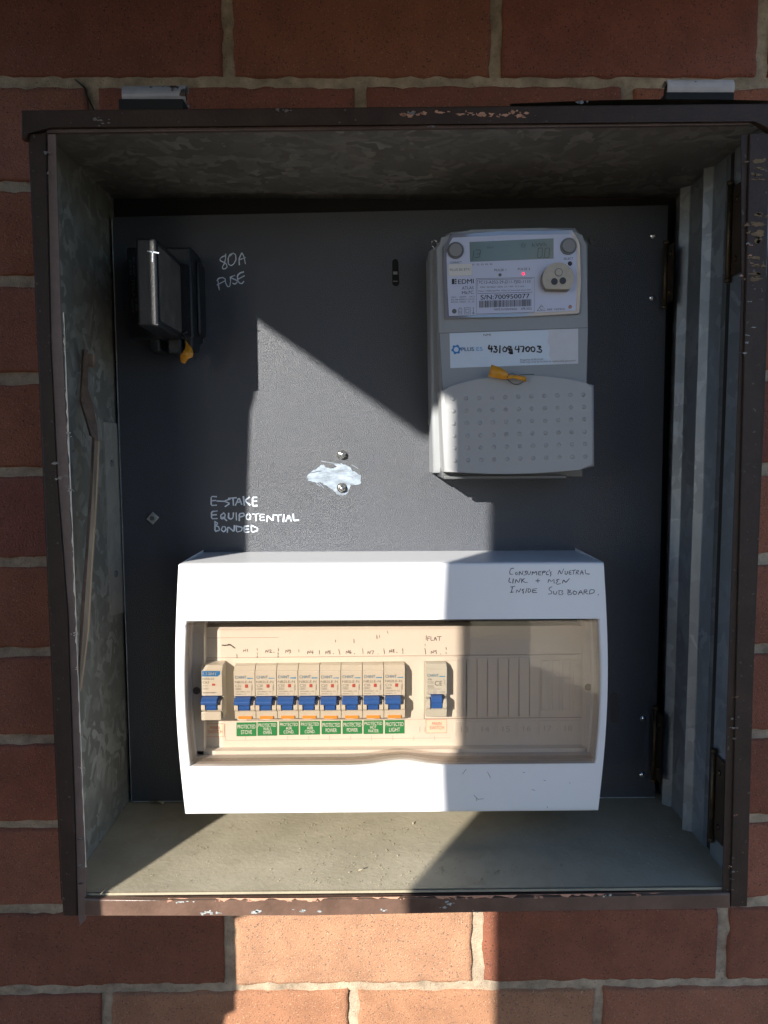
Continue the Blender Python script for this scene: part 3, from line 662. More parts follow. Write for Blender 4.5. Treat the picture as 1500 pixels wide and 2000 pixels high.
def slot(u, v0, v1, r, m2=True):
    a = at(u, v0, 0); b = at(u+1, v1, 0); n = 12
    pts = [(a.x+r*math.cos(math.pi*i/n), a.z-r+r*math.sin(math.pi*i/n)) for i in range(n+1)]+[(b.x+r*1.15*math.cos(math.pi+math.pi*i/n), b.z+r+r*math.sin(math.pi+math.pi*i/n)) for i in range(n+1)]
    s = MB(); s.prism(pts, -.25, .2); o = s.build('slot', mat('slot_shade', (.004, .004, .004), .9) if m2 else mat('dim_slot', (.009, .012, .018), .55, spec=.7), PN)
    if m2:
        s = MB(); q = at(u, 533, 0); s.box(q.x-1.9, q.x+1.9, -.5, -.3, q.z-1.4, q.z+1.1); q = at(u, 549.5, 0); s.box(q.x-2, q.x+2, -.5, -.3, q.z-.3, q.z+.35); s.build('bolt_glint', M_bare, o)
slot(772, 506, 559, 2.7); slot(1199, 1352, 1412, 3.2, False)
w = MB(); q = [at(u, v, -.3) for u, v in [(837, 816), (844, 815), (845, 822), (843, 838), (846, 852), (839, 853), (841, 838), (836, 828)]]
w.prism([(a.x, a.z) for a in q], -.8, -.1); tag(w.build('tape_scrap', M_tape), 'torn scrap of cream tape on the black panel beside the meter', 'tape')

# ================================================================== FUSE
FU = thing('service_fuse', tuple(at(320, 660, 0)), 'black bakelite fuse holder at the top left of the black panel', 'fuse')
w = MB(); yb_, yf_ = -36.0, -103.0
a = at(246, 482, yb_); b = at(378, 662, yb_)
w.box(a.x, b.x, yb_, 0, b.z, a.z, 2)
q = at(388, 520, -12); w.box(b.x-1, q.x+3, -22, 0, b.z+6, a.z-8, 2)
for (u, v, r_) in [(306, 672, 5), (345, 678, 6), (372, 668, 4)]:
    q = at(u, v, -26); w.box(q.x-r_, q.x+r_, -34, -8, q.z-7, q.z+12, 2)
w.build('base', M_fuse, FU)
w = MB(); xa, xb = at(268, 600, yf_).x, at(309.5, 600, yf_).x; zt, zb_ = at(290, 464, yf_).z, at(290, 643, yf_).z
w.box(xa, xb-.2, yf_, yb_-.5, zb_+2, zt, 2.2, 4)
o = w.build('fuse_carrier', M_fuse, FU)
w = MB(); w._new([(xb+.05, yf_+3, zt-5), (xb+.05, yb_-1, zt-5), (xb+.05, yb_-1, zb_+7), (xb+.05, yf_+3, zb_+7)], [(0, 1, 2, 3)]); w.build('side_face', M_fuse2, o)
w = MB(); q = at(285, 470, yf_)
for pts in ([(273, 475), (283, 475), (286, 632), (308, 634)], [(268, 475), (273, 475)], [(268, 632), (286, 632)]):
    w.ribbon([(at(u, v, yf_).x, at(u, v, yf_).z) for u, v in pts], .5, flat(yf_), .1)
w.build('seam', M_ink, o)
w = MB(); traced(w, ['315,272 425,290', '365,280 362,380'], 230, 440, .18667, .95, yf_); w.build('handwriting', M_chalk, o)
# moulded lettering up the left of the base
w = MB()
def vtext(s, u, v0, v1, hpx, y, m_):
    A = at(u, v0, y); B = at(u+2, v1, y); h = abs(at(u+hpx, v0, y).x-A.x); text_into(m_, s, (A.x, A.z), (B.x, B.z), h, flat(y), .2)
vtext('IEC 60269', 259, 503, 540, 4.5, yb_, w); vtext('415V AC', 252, 508, 538, 4.5, yb_, w); vtext('TESLA', 257, 545, 580, 6, yb_, w); vtext('100AMP', 256, 584, 612, 4.5, yb_, w); vtext('SF 80B', 263, 582, 608, 4.5, yb_, w)
w.build('lettering', mat('grey_lettering', (.16, .16, .15), .6), FU)

def seal(name, L, y, label, wire):
    r = thing(name, tuple(at(*L[0][0], y)), label, 'seal', 'orange security seals')
    s = MB(); V = []
    for (l, rr, dy) in L:
        V += [at(*l, y-dy), at(*rr, y-dy)+Vector((0, -1.2*math.sin(len(V)), 0))]
    n = len(V)//2; W2 = [v+Vector((0, 1.4, 0)) for v in V]
    s._new(V+W2, [(2*i, 2*i+1, 2*i+3, 2*i+2) for i in range(n-1)]+[(2*n+2*i, 2*n+2*i+1, 2*n+2*i+3, 2*n+2*i+2) for i in range(n-1)]+[(2*i, 2*i+2, 2*n+2*i+2, 2*n+2*i) for i in range(n-1)]+[(2*i+1, 2*i+3, 2*n+2*i+3, 2*n+2*i+1) for i in range(n-1)]+[(0, 1, 2*n+1, 2*n), (2*n-2, 2*n-1, 4*n-1, 4*n-2)], True)
    s.build('tag', M_seal, r)
    s = MB(); s.tube([at(u, v, y-dy) for u, v, dy in wire], .35, 6); s.build('wire', M_wire, r)
seal('security_seal', [((361, 665), (363, 666), 0), ((363, 672), (367, 671), 1), ((362, 680), (374, 680), 3), ((357, 688), (377, 690), 5), ((352, 694), (376, 697), 4), ((352, 701), (366, 701), 2), ((354, 708), (360, 710), 1)], -40, 'crumpled orange seal tag hanging under the black fuse holder', [(362, 666, 0), (364, 660, -2), (358, 652, -4), (366, 648, -4)])

# ================================================================== METER
MT = thing('electricity_meter', tuple(at(1000, 935, 0)), 'grey smart electricity meter with a display at the upper right of the panel', 'meter')
yM, yC = -57.0, -72.0
def Pm(u, v, y=yM): q = at(u, v, y); return (q.x, q.z)
w = MB()
w.prism([Pm(838, 490, -38), Pm(845, 924, -38), Pm(1148, 915, -38), Pm(1148, 487, -38), Pm(1128, 470, -38), Pm(855, 478, -38)], -38, 0, 2.5)
w.build('base', M_meter, MT)
w = MB()
w.prism([Pm(851, 484), Pm(857, 640), Pm(862, 780), Pm(1147, 780), Pm(1148, 640), Pm(1149, 476), Pm(1146, 469), Pm(1133, 464), Pm(1130, 452), Pm(1124, 444), Pm(1060, 445), Pm(980, 447), Pm(920, 449), Pm(882, 452), Pm(871, 457), Pm(866, 468), Pm(856, 473)], yM, -37.5, 2.2, 3)
w.build('housing', M_meter, MT)
w = MB(); w.ribbon([Pm(857, 651), Pm(1148, 640)], .5, flat(yM), .1); w.ribbon([Pm(858, 651), Pm(864, 762)], .6, flat(yM), .1); w.build('seam', M_mdark, MT)
# terminal cover with raised dots
w = MB(); tc_ = []
for i in range(21):
    t = i/20; u = 861+300*t; v = 762-24*math.sin(math.pi*(t**.92))**.9*1.0-t*10+(0 if t < .5 else 0); tc_.append((u, v))
tc_ = [(u, v) for u, v in tc_]
outl = [Pm(u, v, yC) for u, v in tc_]+[Pm(1162, 911, yC)]+[Pm(1161-295*t, 912+(13*math.sin(math.pi*t*.75+.2) if t < .9 else 10)+t*1.0, yC) for t in (.1, .25, .4, .55, .7, .85)]+[Pm(867, 922, yC)]
w.prism(outl, yC, -30, 2.6, 4)
for r_ in range(6):
    for c_ in range(11):
        q = at(885+c_*25.45+r_*.8, 779-c_*.85+r_*24.2, yC); w.dome((q.x, yC+.1, q.z), 1.75, 1.1, 12, 4)
w.build('terminal_cover', M_mcover, MT)
w = MB(); a = at(862, 925, -50); b = at(1140, 920, -50); w.box(a.x, b.x, -50, -4, a.z-4, a.z+6, 1.5); a = at(866, 932, -56); b = at(893, 932, -56); w.box(a.x, b.x+90, -60, -54, a.z-1.5, a.z+1.5, .7)
w.build('terminal_sill', M_mdark, MT)
# window bezel and face
w = MB()
ring = [Pm(869, 624), Pm(866, 545), Pm(864, 485), Pm(870, 477), Pm(874, 470), Pm(880, 458), Pm(980, 453), Pm(1118, 449), Pm(1122, 460), Pm(1127, 469), Pm(1133, 478), Pm(1133, 550), Pm(1132, 612), Pm(1128, 615), Pm(1000, 620)]
w.prism(ring, yM-2.4, yM+1, .8); BZ = w.build('window_bezel', M_bezel, MT)
yL = yM-2.7
w = MB(); face = [Pm(877, 617, yL), Pm(874, 560, yL), Pm(872, 495, yL), Pm(878, 475, yL), Pm(884, 464, yL), Pm(990, 459, yL), Pm(1115, 457, yL), Pm(1119, 468, yL), Pm(1127, 480, yL), Pm(1127, 550, yL), Pm(1125, 607, yL)]
w.prism(face, yL, yL+.6, .15); FC = w.build('face_plate', M_face, MT)
w = MB(); w.prism([Pm(917, 473, yL), Pm(918, 511.5, yL), Pm(1081, 505, yL), Pm(1081, 465.5, yL)], yL-.25, yL+.2); LC = w.build('display', M_lcd, MT)
w = MB(); C = (820, 420, .24)
def cp(x, y): return (C[0]+x*C[2], C[1]+y*C[2])
yD = yL-.35
traced(w, ['440,290 432,350', '455,285 495,283 490,315 462,317', '490,315 485,342 450,345', '965,270 1000,268 992,345 955,347 965,270', '1020,270 1058,268 1050,345 1012,347 1020,270', '1003,345 1008,346'], *C, .55, yD, lift=.05)
tpx(w, 'kWh', cp(915, 258), cp(1032, 254), 7.5, yD, .05); tpx(w, 'Set A', cp(548, 270), cp(603, 268), 3.6, yD, .05); tpx(w, '- - -', cp(478, 262), cp(515, 261), 3, yD, .05)
traced(w, ['840,228 858,240 855,260 838,265 824,250 828,232 840,228', '830,245 855,248', '424,362 434,362'], *C, .35, yD, lift=.05)
w.build('segments', M_lcdink, LC)
for (u, v) in [(889.5, 489.5), (1110, 481.5)]:
    q = at(u, v, yL); s = MB(); s.cyl((q.x, q.z), 6.6, yL-1.1, yL, 28); o = s.build('button_ring', M_mdark, MT); s = MB(); s.cyl((q.x, q.z), 5.0, yL-2.4, yL-.9, 28, 5.2); s.build('button', M_button, o)
w = MB()
T = lambda s, x0, y0, x1, y1, h: tpx(w, s, cp(x0, y0), cp(x1, y1), h*.24, yL, .12)
T('CONNECT', 245, 396, 340, 393, 17); T('SELECT', 1170, 365, 1250, 362, 18); T('E1  E2  E3  E4  E5', 428, 410, 590, 406, 13)
T('PULSE 1', 607, 458, 702, 455, 19); T('PULSE 2', 798, 450, 897, 447, 19)
for dx in (0, 1.2): T('EDMI', 312+dx, 562, 438+dx, 556, 38)
T('ATLAS', 343, 607, 438, 603, 25); T('Mk7C', 343, 646, 438, 641, 26)
T('10kV    ADMI    UC3', 254, 674, 444, 669, 11); T('IEC/AS 62052-11,21,31', 254, 695, 444, 690, 12); T('IEC/AS  62053 - 21, 22', 254, 715, 444, 710, 12)
T('7C13-A252-29-J211-7J02-1110', 478, 560, 900, 552, 24); T('230V 10(100)A  50Hz  Cl 1 Wh  Cl 2 varh', 490, 594, 850, 586, 13); T('Pulse 1:1000imp/kWh  Pulse 2:Connected when ON', 478, 625, 900, 614, 12)
for dx in (0, 1.4): T('S/N:700950077', 494+dx, 688, 892+dx, 676, 37)
T('MADE IN INDONESIA', 603, 777, 793, 772, 17); T('APR 2022', 822, 772, 910, 769, 18); T('NMI  14/2/9AA', 1036, 777, 1180, 772, 16)
R = random.Random(9); x = 484
while x < 908:
    ww = R.choice([1.6, 2.5, 3.6, 5]); yt = 698-(x-484)*.03
    a = [cp(x, yt), cp(x+ww, yt), cp(x+ww, yt+56), cp(x, yt+56)]; w.prism([Pm(*p_, yL) for p_ in a], yL-.12, yL-.05); x += ww+R.choice([2, 3, 4.5])
for (x0, x1, y0, y1) in [(260, 282, 520, 563), (286, 298, 520, 531), (286, 298, 536, 547), (286, 298, 552, 562)]:
    w.prism([Pm(*cp(*p_), yL) for p_ in [(x0, y0), (x1, y0), (x1, y1), (x0, y1)]], yL-.12, yL-.05)
traced(w, ['458,518 932,508 932,790 460,806 458,518', '468,528 914,518 914,628 470,640 468,528', '955,780 988,728 1022,776 955,780', '1000,748 985,742 975,758 985,770 1002,766', '315,765 342,763 342,808 315,808 315,765', '322,765 322,755 336,755 336,763', '323,780 323,798 334,798 334,780', '362,755 410,753 411,804 362,806 362,755', '373,768 399,766 400,792 373,794 373,768', '436,752 436,800', '430,794 442,794 442,804 430,804 430,794'], *C, .3, yL, lift=.12, soft=False)
w.build('printing', M_ink, FC)
for (x, y, r_, mm) in [(652, 487, 1.3, M_mdark), (842, 478, 1.15, M_led), (1222, 395, 1.8, M_ink), (280, 783, 1.9, M_mdark), (1223, 747, 1.5, mat('pink_dot', (.40, .22, .20), .5))]:
    q = at(*cp(x, y), yL); s = MB(); s.dome((q.x, yL-.05, q.z), r_, .7, 16); s.build('indicator_light', mm, MT)
w = MB(); ps = [cp(232, 400), cp(425, 395), cp(426, 490), cp(236, 498)]; w.prism([Pm(*p_, yL-.6) for p_ in ps], yL-.7, yL-.1, .25); sk = w.build('sticker', M_stick2, MT, label='small white sticker reading PLUS ES ETC')
w = MB(); tpx(w, 'PLUS ES ETC', cp(246, 456), cp(412, 450), 4.6, yL-.7, .12); w.build('printing', M_greyink, sk)
# optical port
w = MB(); q = at(*cp(1120, 535), yL-4); r = 12.6
pts = [(q.x+r*math.cos(math.radians(a)), q.z+1.2+r*math.sin(math.radians(a))) for a in range(-47, 228, 8)]
w.prism(pts, yL-6.5, yL-.1, 1.0, 3); OP = w.build('optical_port', M_steel, MT)
for (x, y, r_) in [(1095, 541, 2.7), (1163, 535, 2.7)]:
    c = at(*cp(x, y), yL-6.5); s = MB(); s.cyl((c.x, c.z), r_, yL-6.7, yL-6.3, 20); s.build('port_eye', M_ink, OP)
c = at(*cp(1130, 466), yL-6.5); s = MB(); s.cyl((c.x, c.z), 3.3, yL-6.65, yL-6.3, 20); s.build('screw_well', M_mdark, OP); s = MB(); s.cyl((c.x, c.z), 2.6, yL-7.1, yL-6.5, 20); s.box(c.x-1.5, c.x+1.5, yL-7.25, yL-7.12, c.z-.3, c.z+.3); s.build('screw', M_steel, OP)
# sticker with the supply number
w = MB(); w.prism([Pm(878, 651, yM), Pm(879.5, 719, yM), Pm(1129, 710, yM), Pm(1129, 642, yM)], yM-.3, yM+.2); NS = w.build('sticker', M_sticker, MT, label='pale blue white sticker with a handwritten number')
w = MB(); w.prism([Pm(*cp(*p_), yM) for p_ in [(1040, 932), (1050, 970), (1040, 1030), (1060, 1090), (1050, 1140), (1080, 1200), (1085, 1212), (1284, 1206), (1284, 926)]], yM-.42, yM-.31); w.build('faded_area', mat('faded_sticker', (.56, .56, .60), .5, var=.05, vscale=90), NS)
w = MB(); w2 = MB(); yN = yM-.45
c = at(*cp(296, 1094), yN); n = 36; pts = [(c.x+(3.2 if (i//3) % 2 else 4.0)*math.cos(6.283*i/n), c.z+(3.2 if (i//3) % 2 else 4.0)*math.sin(6.283*i/n)) for i in range(n)]; inn = [(c.x+2.0*math.cos(6.283*i/n), c.z+2.0*math.sin(6.283*i/n)) for i in range(n)]
w._new([(x, yN-.1, z) for x, z in pts]+[(x, yN-.1, z) for x, z in inn], [(i, (i+1) % n, n+(i+1) % n, n+i) for i in range(n)])
for dx in (0, 1.5): tpx(w, 'PLUS', cp(338+dx, 1108), cp(440+dx, 1106), 7.6, yN, .1)
w.build('logo', M_blueink, NS)
tpx(w2, '·ES', cp(446, 1106), cp(511, 1104), 7.6, yN, .1); w2.build('lettering', M_lblue, NS)
w = MB(); tpx(w, 'NMI', cp(518, 986), cp(577, 983), 4.6, yN, .1); tpx(w, 'Property of PLUS-ES', cp(817, 1186), cp(1003, 1180), 3.4, yN, .1); tpx(w, 'Seals may only be broken by authorised personnel', cp(817, 1204), cp(1266, 1190), 3.2, yN, .1); w.build('printing', M_greyink, NS)
w = MB(); traced(w, ['565,1062 558,1090 590,1088', '585,1068 582,1112', '605,1068 628,1072 610,1088 632,1095 622,1118 602,1112', '652,1066 650,1120', '690,1072 674,1090 680,1112 702,1110 708,1085 690,1072', '722,1070 748,1072 728,1090 752,1105 745,1130 725,1120', '748,1090 752,1128', '782,1070 772,1095 808,1092', '805,1068 803,1115', '820,1070 848,1068 838,1112', '862,1085 880,1070 895,1085 885,1110 866,1108 862,1085', '905,1080 920,1072 938,1085 930,1112 908,1108 905,1080', '958,1068 988,1072 965,1088 992,1100 985,1118 955,1112', '715,1080 740,1120'], *C, 1.25, yN, lift=.1); w.build('handwriting', M_ink, NS)
# sealing rings on the ears
for (u, v) in [(849, 477), (1157, 470)]:
    s = MB(); q = at(u, v, -40); s.tube([q+Vector((3.2*math.cos(t*.7)+ (t*.35-1.2), 0, 3.4*math.sin(t*.7))) for t in range(10)], .55, 6); s.build('sealing_wire', M_zinc if u < 900 else M_wire, MT)
seal('security_seal', [((960, 712), (954, 735), 3), ((975, 717), (966, 738), 5), ((988, 724), (984, 741), 7), ((994, 732), (992, 740), 8), ((1004, 733), (1004, 739), 8), ((1012, 733), (1013, 741), 9), ((1028, 736), (1028, 746), 9)], -71, 'orange seal tag lying on the meter over its terminal cover', [(990, 738, 9), (994, 731, 9), (1002, 729, 8), (1008, 734, 7), (1020, 732, 6), (1043, 731, 5)])
s = MB(); s.tube([at(992+(i-5)*.0+ -1+i*3.6, 741+10*math.sin(math.pi*i/10), yC-2.5) for i in range(11)], .4, 6); s.build('sealing_wire', M_wire, MT)

# ================================================================== SWITCHBOARD
SB = thing('switchboard', (-8, 0, -270), 'white plastic switchboard with a smoky window, below the meter on the black panel', 'switchboard')
xb0, xb1 = -177.0, 161.5; zb0, zb1 = -270.0, -63.5
def yfr(x, z):
    t = (z-zb0)/(zb1-zb0); return -85.5-6.5*math.sin(math.pi*max(0, min(1, t)))
def atb(u, v, off=0.0):
    y = -90
    for _ in range(4): q = at(u, v, y+off); y = yfr(q.x, q.z)
    return at(u, v, y+off)
def side(z):                                                   # the sides bow out a little half way up
    t = (z-zb0)/(zb1-zb0); return 3.4*math.sin(math.pi*t)
wc = [atb(365, 1213), atb(1167, 1208), atb(1163, 1491), atb(371, 1497)]
wx0 = (wc[0].x+wc[3].x)/2; wx1 = (wc[1].x+wc[2].x)/2; wz1 = (wc[0].z+wc[1].z)/2; wz0 = (wc[2].z+wc[3].z)/2
w = MB()
xsn = [0, .5, 1]; 
def shellpt(sx, z, hole):                                      # sx 0..1 over one strip
    return None
NZ = 40
def zz(a, b, v): return a+(b-a)*v
def bow(z): t = (z-wz0)/(wz1-wz0); return 2.2*math.sin(math.pi*max(0, min(1, t)))
w.grid(lambda u, v: ((lambda z: ((xb0-side(z))+((xb1+side(z))-(xb0-side(z)))*u, yfr(0, z), z))(zz(wz1, zb1, v))), 40, 14)
w.grid(lambda u, v: ((lambda z: ((xb0-side(z))+((xb1+side(z))-(xb0-side(z)))*u, yfr(0, z), z))(zz(zb0, wz0, v))), 40, 10)
w.grid(lambda u, v: ((lambda z: ((xb0-side(z))+((wx0-bow(z))-(xb0-side(z)))*u, yfr(0, z), z))(zz(wz0, wz1, v))), 3, 30)
w.grid(lambda u, v: ((lambda z: ((wx1+bow(z))+((xb1+side(z))-(wx1+bow(z)))*u, yfr(0, z), z))(zz(wz0, wz1, v))), 3, 30)
# top, bottom, sides and the walls of the opening
w.grid(lambda u, v: (xb0+(xb1-xb0)*u, yfr(0, zb1)+(0-yfr(0, zb1))*v, zb1-2.2*v), 40, 6)
w.grid(lambda u, v: (xb0+(xb1-xb0)*u, yfr(0, zb0)+(0-yfr(0, zb0))*v, zb0+1.5*v), 40, 6)
for sg, xx in ((-1, xb0), (1, xb1)):
    w.grid(lambda u, v, sg=sg, xx=xx: ((lambda z: (xx+sg*side(z), yfr(0, z)*(1-u), z))(zz(zb0, zb1, v))), 6, 40)
w.grid(lambda u, v: (wx0+(wx1-wx0)*u, yfr(0, wz1)+32*v, wz1), 10, 3); w.grid(lambda u, v: (wx0+(wx1-wx0)*u, yfr(0, wz0)+32*v, wz0), 10, 3)
w.grid(lambda u, v: ((lambda z: (wx0-bow(z), yfr(0, z)+32*u, z))(zz(wz0, wz1, v))), 3, 30); w.grid(lambda u, v: ((lambda z: (wx1+bow(z), yfr(0, z)+32*u, z))(zz(wz0, wz1, v))), 3, 30)
bmesh.ops.remove_doubles(w.bm, verts=w.bm.verts[:], dist=.05)
w.build('housing', M_white, SB, bevel=1.3)
# escutcheon plate
yE = -58.0
def Pe(u, v, y=yE): q = at(u, v, y); return (q.x, q.z)
w = MB(); e = [Pe(399, 1225), Pe(399, 1500), Pe(1142, 1500), Pe(1142, 1222)]
w.prism(e, yE, yE+14)
def groove(L, wd=.5): w.mi = 1; w.ribbon([Pe(*p_) for p_ in L], wd, flat(yE), .06); w.mi = 0
groove([(400, 1285), (1135, 1277)], .7); groove([(400, 1408), (1135, 1401)], .9); groove([(404, 1246), (544, 1245)], .4)
w.mi = 0
a = at(400, 1283, yE-1.2); b = at(790, 1408, yE-1.2)
# raised band borders
a = at(400, 1283, yE); b = at(1136, 1293, yE); w.prism([Pe(458, 1285.5), Pe(458, 1295), Pe(1136, 1287), Pe(1136, 1278)], yE-1.4, yE, .4)
w.box(at(438, 0, yE).x, at(455, 0, yE).x, yE-1.0, yE, at(440, 1407, yE).z, at(440, 1287, yE).z, .3)
w.box(at(792, 0, yE).x, at(830, 0, yE).x, yE-1.0, yE, at(800, 1404, yE).z, at(800, 1286, yE).z, .3)
for i in range(8):                                            # snap-out blanks right of the last breaker
    u = 891+i*20.4; w.prism([Pe(u, 1284-i*.2), Pe(u, 1399-i*.2), Pe(u+19, 1398.6-i*.2), Pe(u+19, 1283.6-i*.2)], yE-2.2, yE, .5)
for i in range(4):
    u = 1056+i*20.4; w.prism([Pe(u+2, 1290), Pe(u+2, 1387), Pe(u+16, 1387), Pe(u+16, 1290)], yE-.9, yE, .4)
for i in range(7):                                            # number tabs along the bottom
    u = 888+i*41.2; w.prism([Pe(u, 1409-i*.4), Pe(u, 1438-i*.4), Pe(u+36, 1437.6-i*.4), Pe(u+36, 1408.6-i*.4)], yE-.5, yE, .2)
w.mi = 1
for u in range(480, 860, 41): groove([(u, 1437), (u, 1446)], .35)
groove([(440, 1446), (880, 1441)], .3); groove([(440, 1414), (440, 1446)], .3)
w.mi = 0
w.build('cover_plate', [M_inner, mat('plate_groove', (.46, .42, .38), .6)], SB)
M_num = mat('embossed_number', (.60, .56, .51), .5)
for i, n_ in enumerate(['13', '14', '15', '16', '17', '18']): w = MB(); tpx(w, n_, (900+i*40.5, 1430-i*.5), (915+i*40.5, 1430-i*.5), 11, yE-.5, .15); w.build('number', M_num, SB)
w = MB(); tpx(w, '11', (819, 1430), (831, 1430), 11, yE, .15); w.build('number', M_num, SB)
# side ledges with fixing holes
w = MB(); w.prism([Pe(360, 1218, -66), Pe(368, 1500, -66), Pe(399, 1500, -66), Pe(399, 1218, -66)], -66, -52, .6)
w.build('side_ledge', M_inner, SB); w = MB(); w.prism([Pe(1142, 1215, -66), Pe(1142, 1496, -66), Pe(1170, 1496, -66), Pe(1172, 1215, -66)], -66, -52, .6)
w.build('side_ledge', M_inner, SB)
for (u, v) in [(384, 1349), (1149, 1342)]:
    q = at(u, v, -66); s = MB(); s.cyl((q.x, q.z), 3.1, -66.4, -66, 20); s.build('fixing_hole', mat('hole_shade', (.12, .11, .10), .8), SB)
w = MB(); w.box(wx0-1.8, wx1+1.8, -66, -50, wz1-4, wz1+.5); w.box(wx0-1.8, wx1+1.8, -66, -50, wz0-.5, wz0+3); w.build('inner_lip', M_inner, SB)
# pencil marks
w = MB(); K = (360, 1200, .17333)
traced(w, ['665,420 670,395 690,418 692,392', '712,392 712,420', '915,428 920,400 942,430 945,398', '955,402 975,396 978,408 958,430 985,428', '1140,430 1145,400 1168,428 1170,396', '1180,402 1202,402 1185,414 1205,424 1185,436', '1388,442 1392,412 1415,438 1420,406', '1428,412 1430,428 1450,426', '1448,408 1446,445',
           '592,450 596,492', '820,385 822,402', '822,432 824,452', '822,470 822,490', '1058,385 1060,410', '1056,430 1058,450', '1056,465 1058,480', '1290,395 1292,420', '1008,425 1012,428'], *K, .6, yE)
K5 = (600, 1200, .2)
traced(w, ['118,350 120,372', '118,380 120,386', '180,385 182,358 200,384 204,355', '212,358 228,356', '212,358 214,370 226,372 226,384 210,384', '255,382 258,384', '308,342 314,362 320,390', '380,382 382,355 402,380 404,350', '422,350 412,368 416,382 430,378 428,368 415,370', '460,382 464,384', '540,330 544,360 546,384',
           '590,384 594,358 612,386 616,356', '628,356 652,354 636,386', '690,384 694,386', '748,332 752,362 754,384', '802,374 804,346 822,372 826,342', '838,345 850,340 842,356 852,368 838,372 836,358 848,345', '874,370 878,372', '932,334 934,360', '934,372 934,382', '1148,330 1154,352 1156,386', '1150,292 1152,302',
           '1210,384 1212,354 1232,382 1236,350', '1262,352 1246,352 1246,366 1262,362 1262,384', '1300,384 1304,386', '1356,322 1358,342', '1356,372 1358,384',
           '1162,206 1162,248', '1176,256 1176,218 1198,216', '1176,236 1194,234', '1208,218 1208,254 1228,252', '1238,254 1250,216 1262,252', '1242,240 1260,238', '1270,216 1308,216', '1290,216 1290,254', '680,202 682,236', '706,204 708,226', '780,162 790,186', '456,242 458,276', '276,250 278,268'], *K5, .6, yE)
w.build('pencil_marks', M_pencil, SB)
w = MB(); traced(w, ['425,345 470,350 510,335 570,378', '440,348 505,345'], *K, .9, yE); w.build('pencil_marks', M_greyink, SB)
# handwriting on the white front
w = MB(); G = (970, 1090, .15333)
def traced_front(mb, strokes, ox, oy, sc_, wd):
    for s_ in strokes:
        Pp = [tuple(map(float, q_.split(','))) for q_ in s_.split()]
        if len(Pp) > 2:
            Q = [Pp[0]]
            for i in range(len(Pp)-1):
                a_, b_ = Pp[i], Pp[i+1]; Q += [(a_[0]*.86+b_[0]*.14, a_[1]*.86+b_[1]*.14), (a_[0]*.14+b_[0]*.86, a_[1]*.14+b_[1]*.86)]
            Pp = Q+[Pp[-1]]
        pts_ = []
        for px, py in Pp: q_ = atb(ox+px*sc_, oy+py*sc_); pts_.append((q_.x, q_.z))
        mb.ribbon(pts_, wd, yfr, .15)
NOTE = ['215,130 185,130 165,170 170,205 205,205', '250,180 238,190 242,212 262,210 262,185 250,180', '285,215 290,165 325,215 335,165', '385,165 355,170 380,195 375,212 345,215', '395,170 395,205 420,210 435,170', '450,212 458,168 475,195 505,165 510,212', '565,168 532,172 528,212 560,215', '530,190 558,188', '580,215 585,168 620,165 618,180 585,185', '655,168 635,180 630,212 660,210', '672,150 670,165', '695,175 680,185 694,205 680,232',
        '780,205 800,150 822,210 855,135', '872,165 870,205 895,205 905,168', '945,160 925,165 920,205 948,205', '922,185 945,183', '960,158 1005,150', '985,155 975,205', '1010,205 1018,155 1045,158 1040,175 1018,180 1040,205', '1062,208 1085,150 1102,205', '1070,188 1100,185', '1128,150 1132,200 1180,203',
        '165,255 152,300 182,312', '212,265 205,318', '235,318 245,268 280,315 300,260', '320,265 318,312', '350,262 322,285 365,312 392,310', '525,265 525,310', '500,290 548,288', '655,308 665,268 695,300 730,268 732,318', '795,270 760,278 780,300 752,315 770,335 812,325', '838,318 850,275 880,312 925,262',
        '180,368 232,360', '205,365 185,435', '175,438 210,432', '248,440 258,400 285,438 305,390', '345,395 320,405 345,425 330,442 345,445', '385,385 370,440', '402,395 400,440 435,425 430,395 402,390', '510,388 460,395 455,440 510,438', '458,415 500,412',
        '705,365 675,375 665,400 705,430 695,455 658,458', '725,420 725,455 755,462 768,425', '795,415 792,465 830,468 850,450 825,440 845,415 790,412', '912,405 905,468 950,465 955,445 915,435 948,415 905,403', '985,420 970,440 985,465 1010,460 1020,430 985,418', '1040,462 1070,405 1095,460', '1050,440 1090,438', '1110,460 1115,405 1150,405 1150,425 1115,430 1160,458', '1180,455 1190,400 1245,405 1240,440 1180,458', '1292,462 1296,468']
traced_front(w, NOTE, *G, .62)
w.build('handwriting', M_pen, SB, label="CONSUMER'S NUETRAL LINK + MEN INSIDE SUB BOARD in purple pen")
# thumb scoop under the window
w = MB(); traced_front(w, ['255,316 256,370 280,440 330,500 390,540 440,556', '285,318 292,380 322,450 360,505 400,540 438,555'], 640, 1440, .17333, .5)
ps = [(258, 318), (260, 380), (290, 445), (340, 505), (400, 545), (440, 556), (380, 520), (335, 465), (318, 400), (318, 318)]
V = [w.bm.verts.new(atb(640+a*.17333, 1440+b*.17333)+Vector((0, -.1, 0))) for a, b in ps]; w.bm.faces.new(V)
w.build('thumb_scoop', mat('scoop_shade_grey', (.52, .52, .54), .45), SB)  # flat grey patch colours in the shade of the recess
# scuffs
for st_ in ['155,1612 180,1580', '330,1600 350,1640', '720,1655 735,1660', '902,1672 904,1678', '235,1760 262,1790 300,1785', '745,1840 748,1848', '250,1775 255,1800', '575,1600 590,1604', '640,1720 660,1728']:
    w = MB(); traced_front(w, [st_], 860, 1060, .28, .35); w.build('scuff', M_pencil, SB)
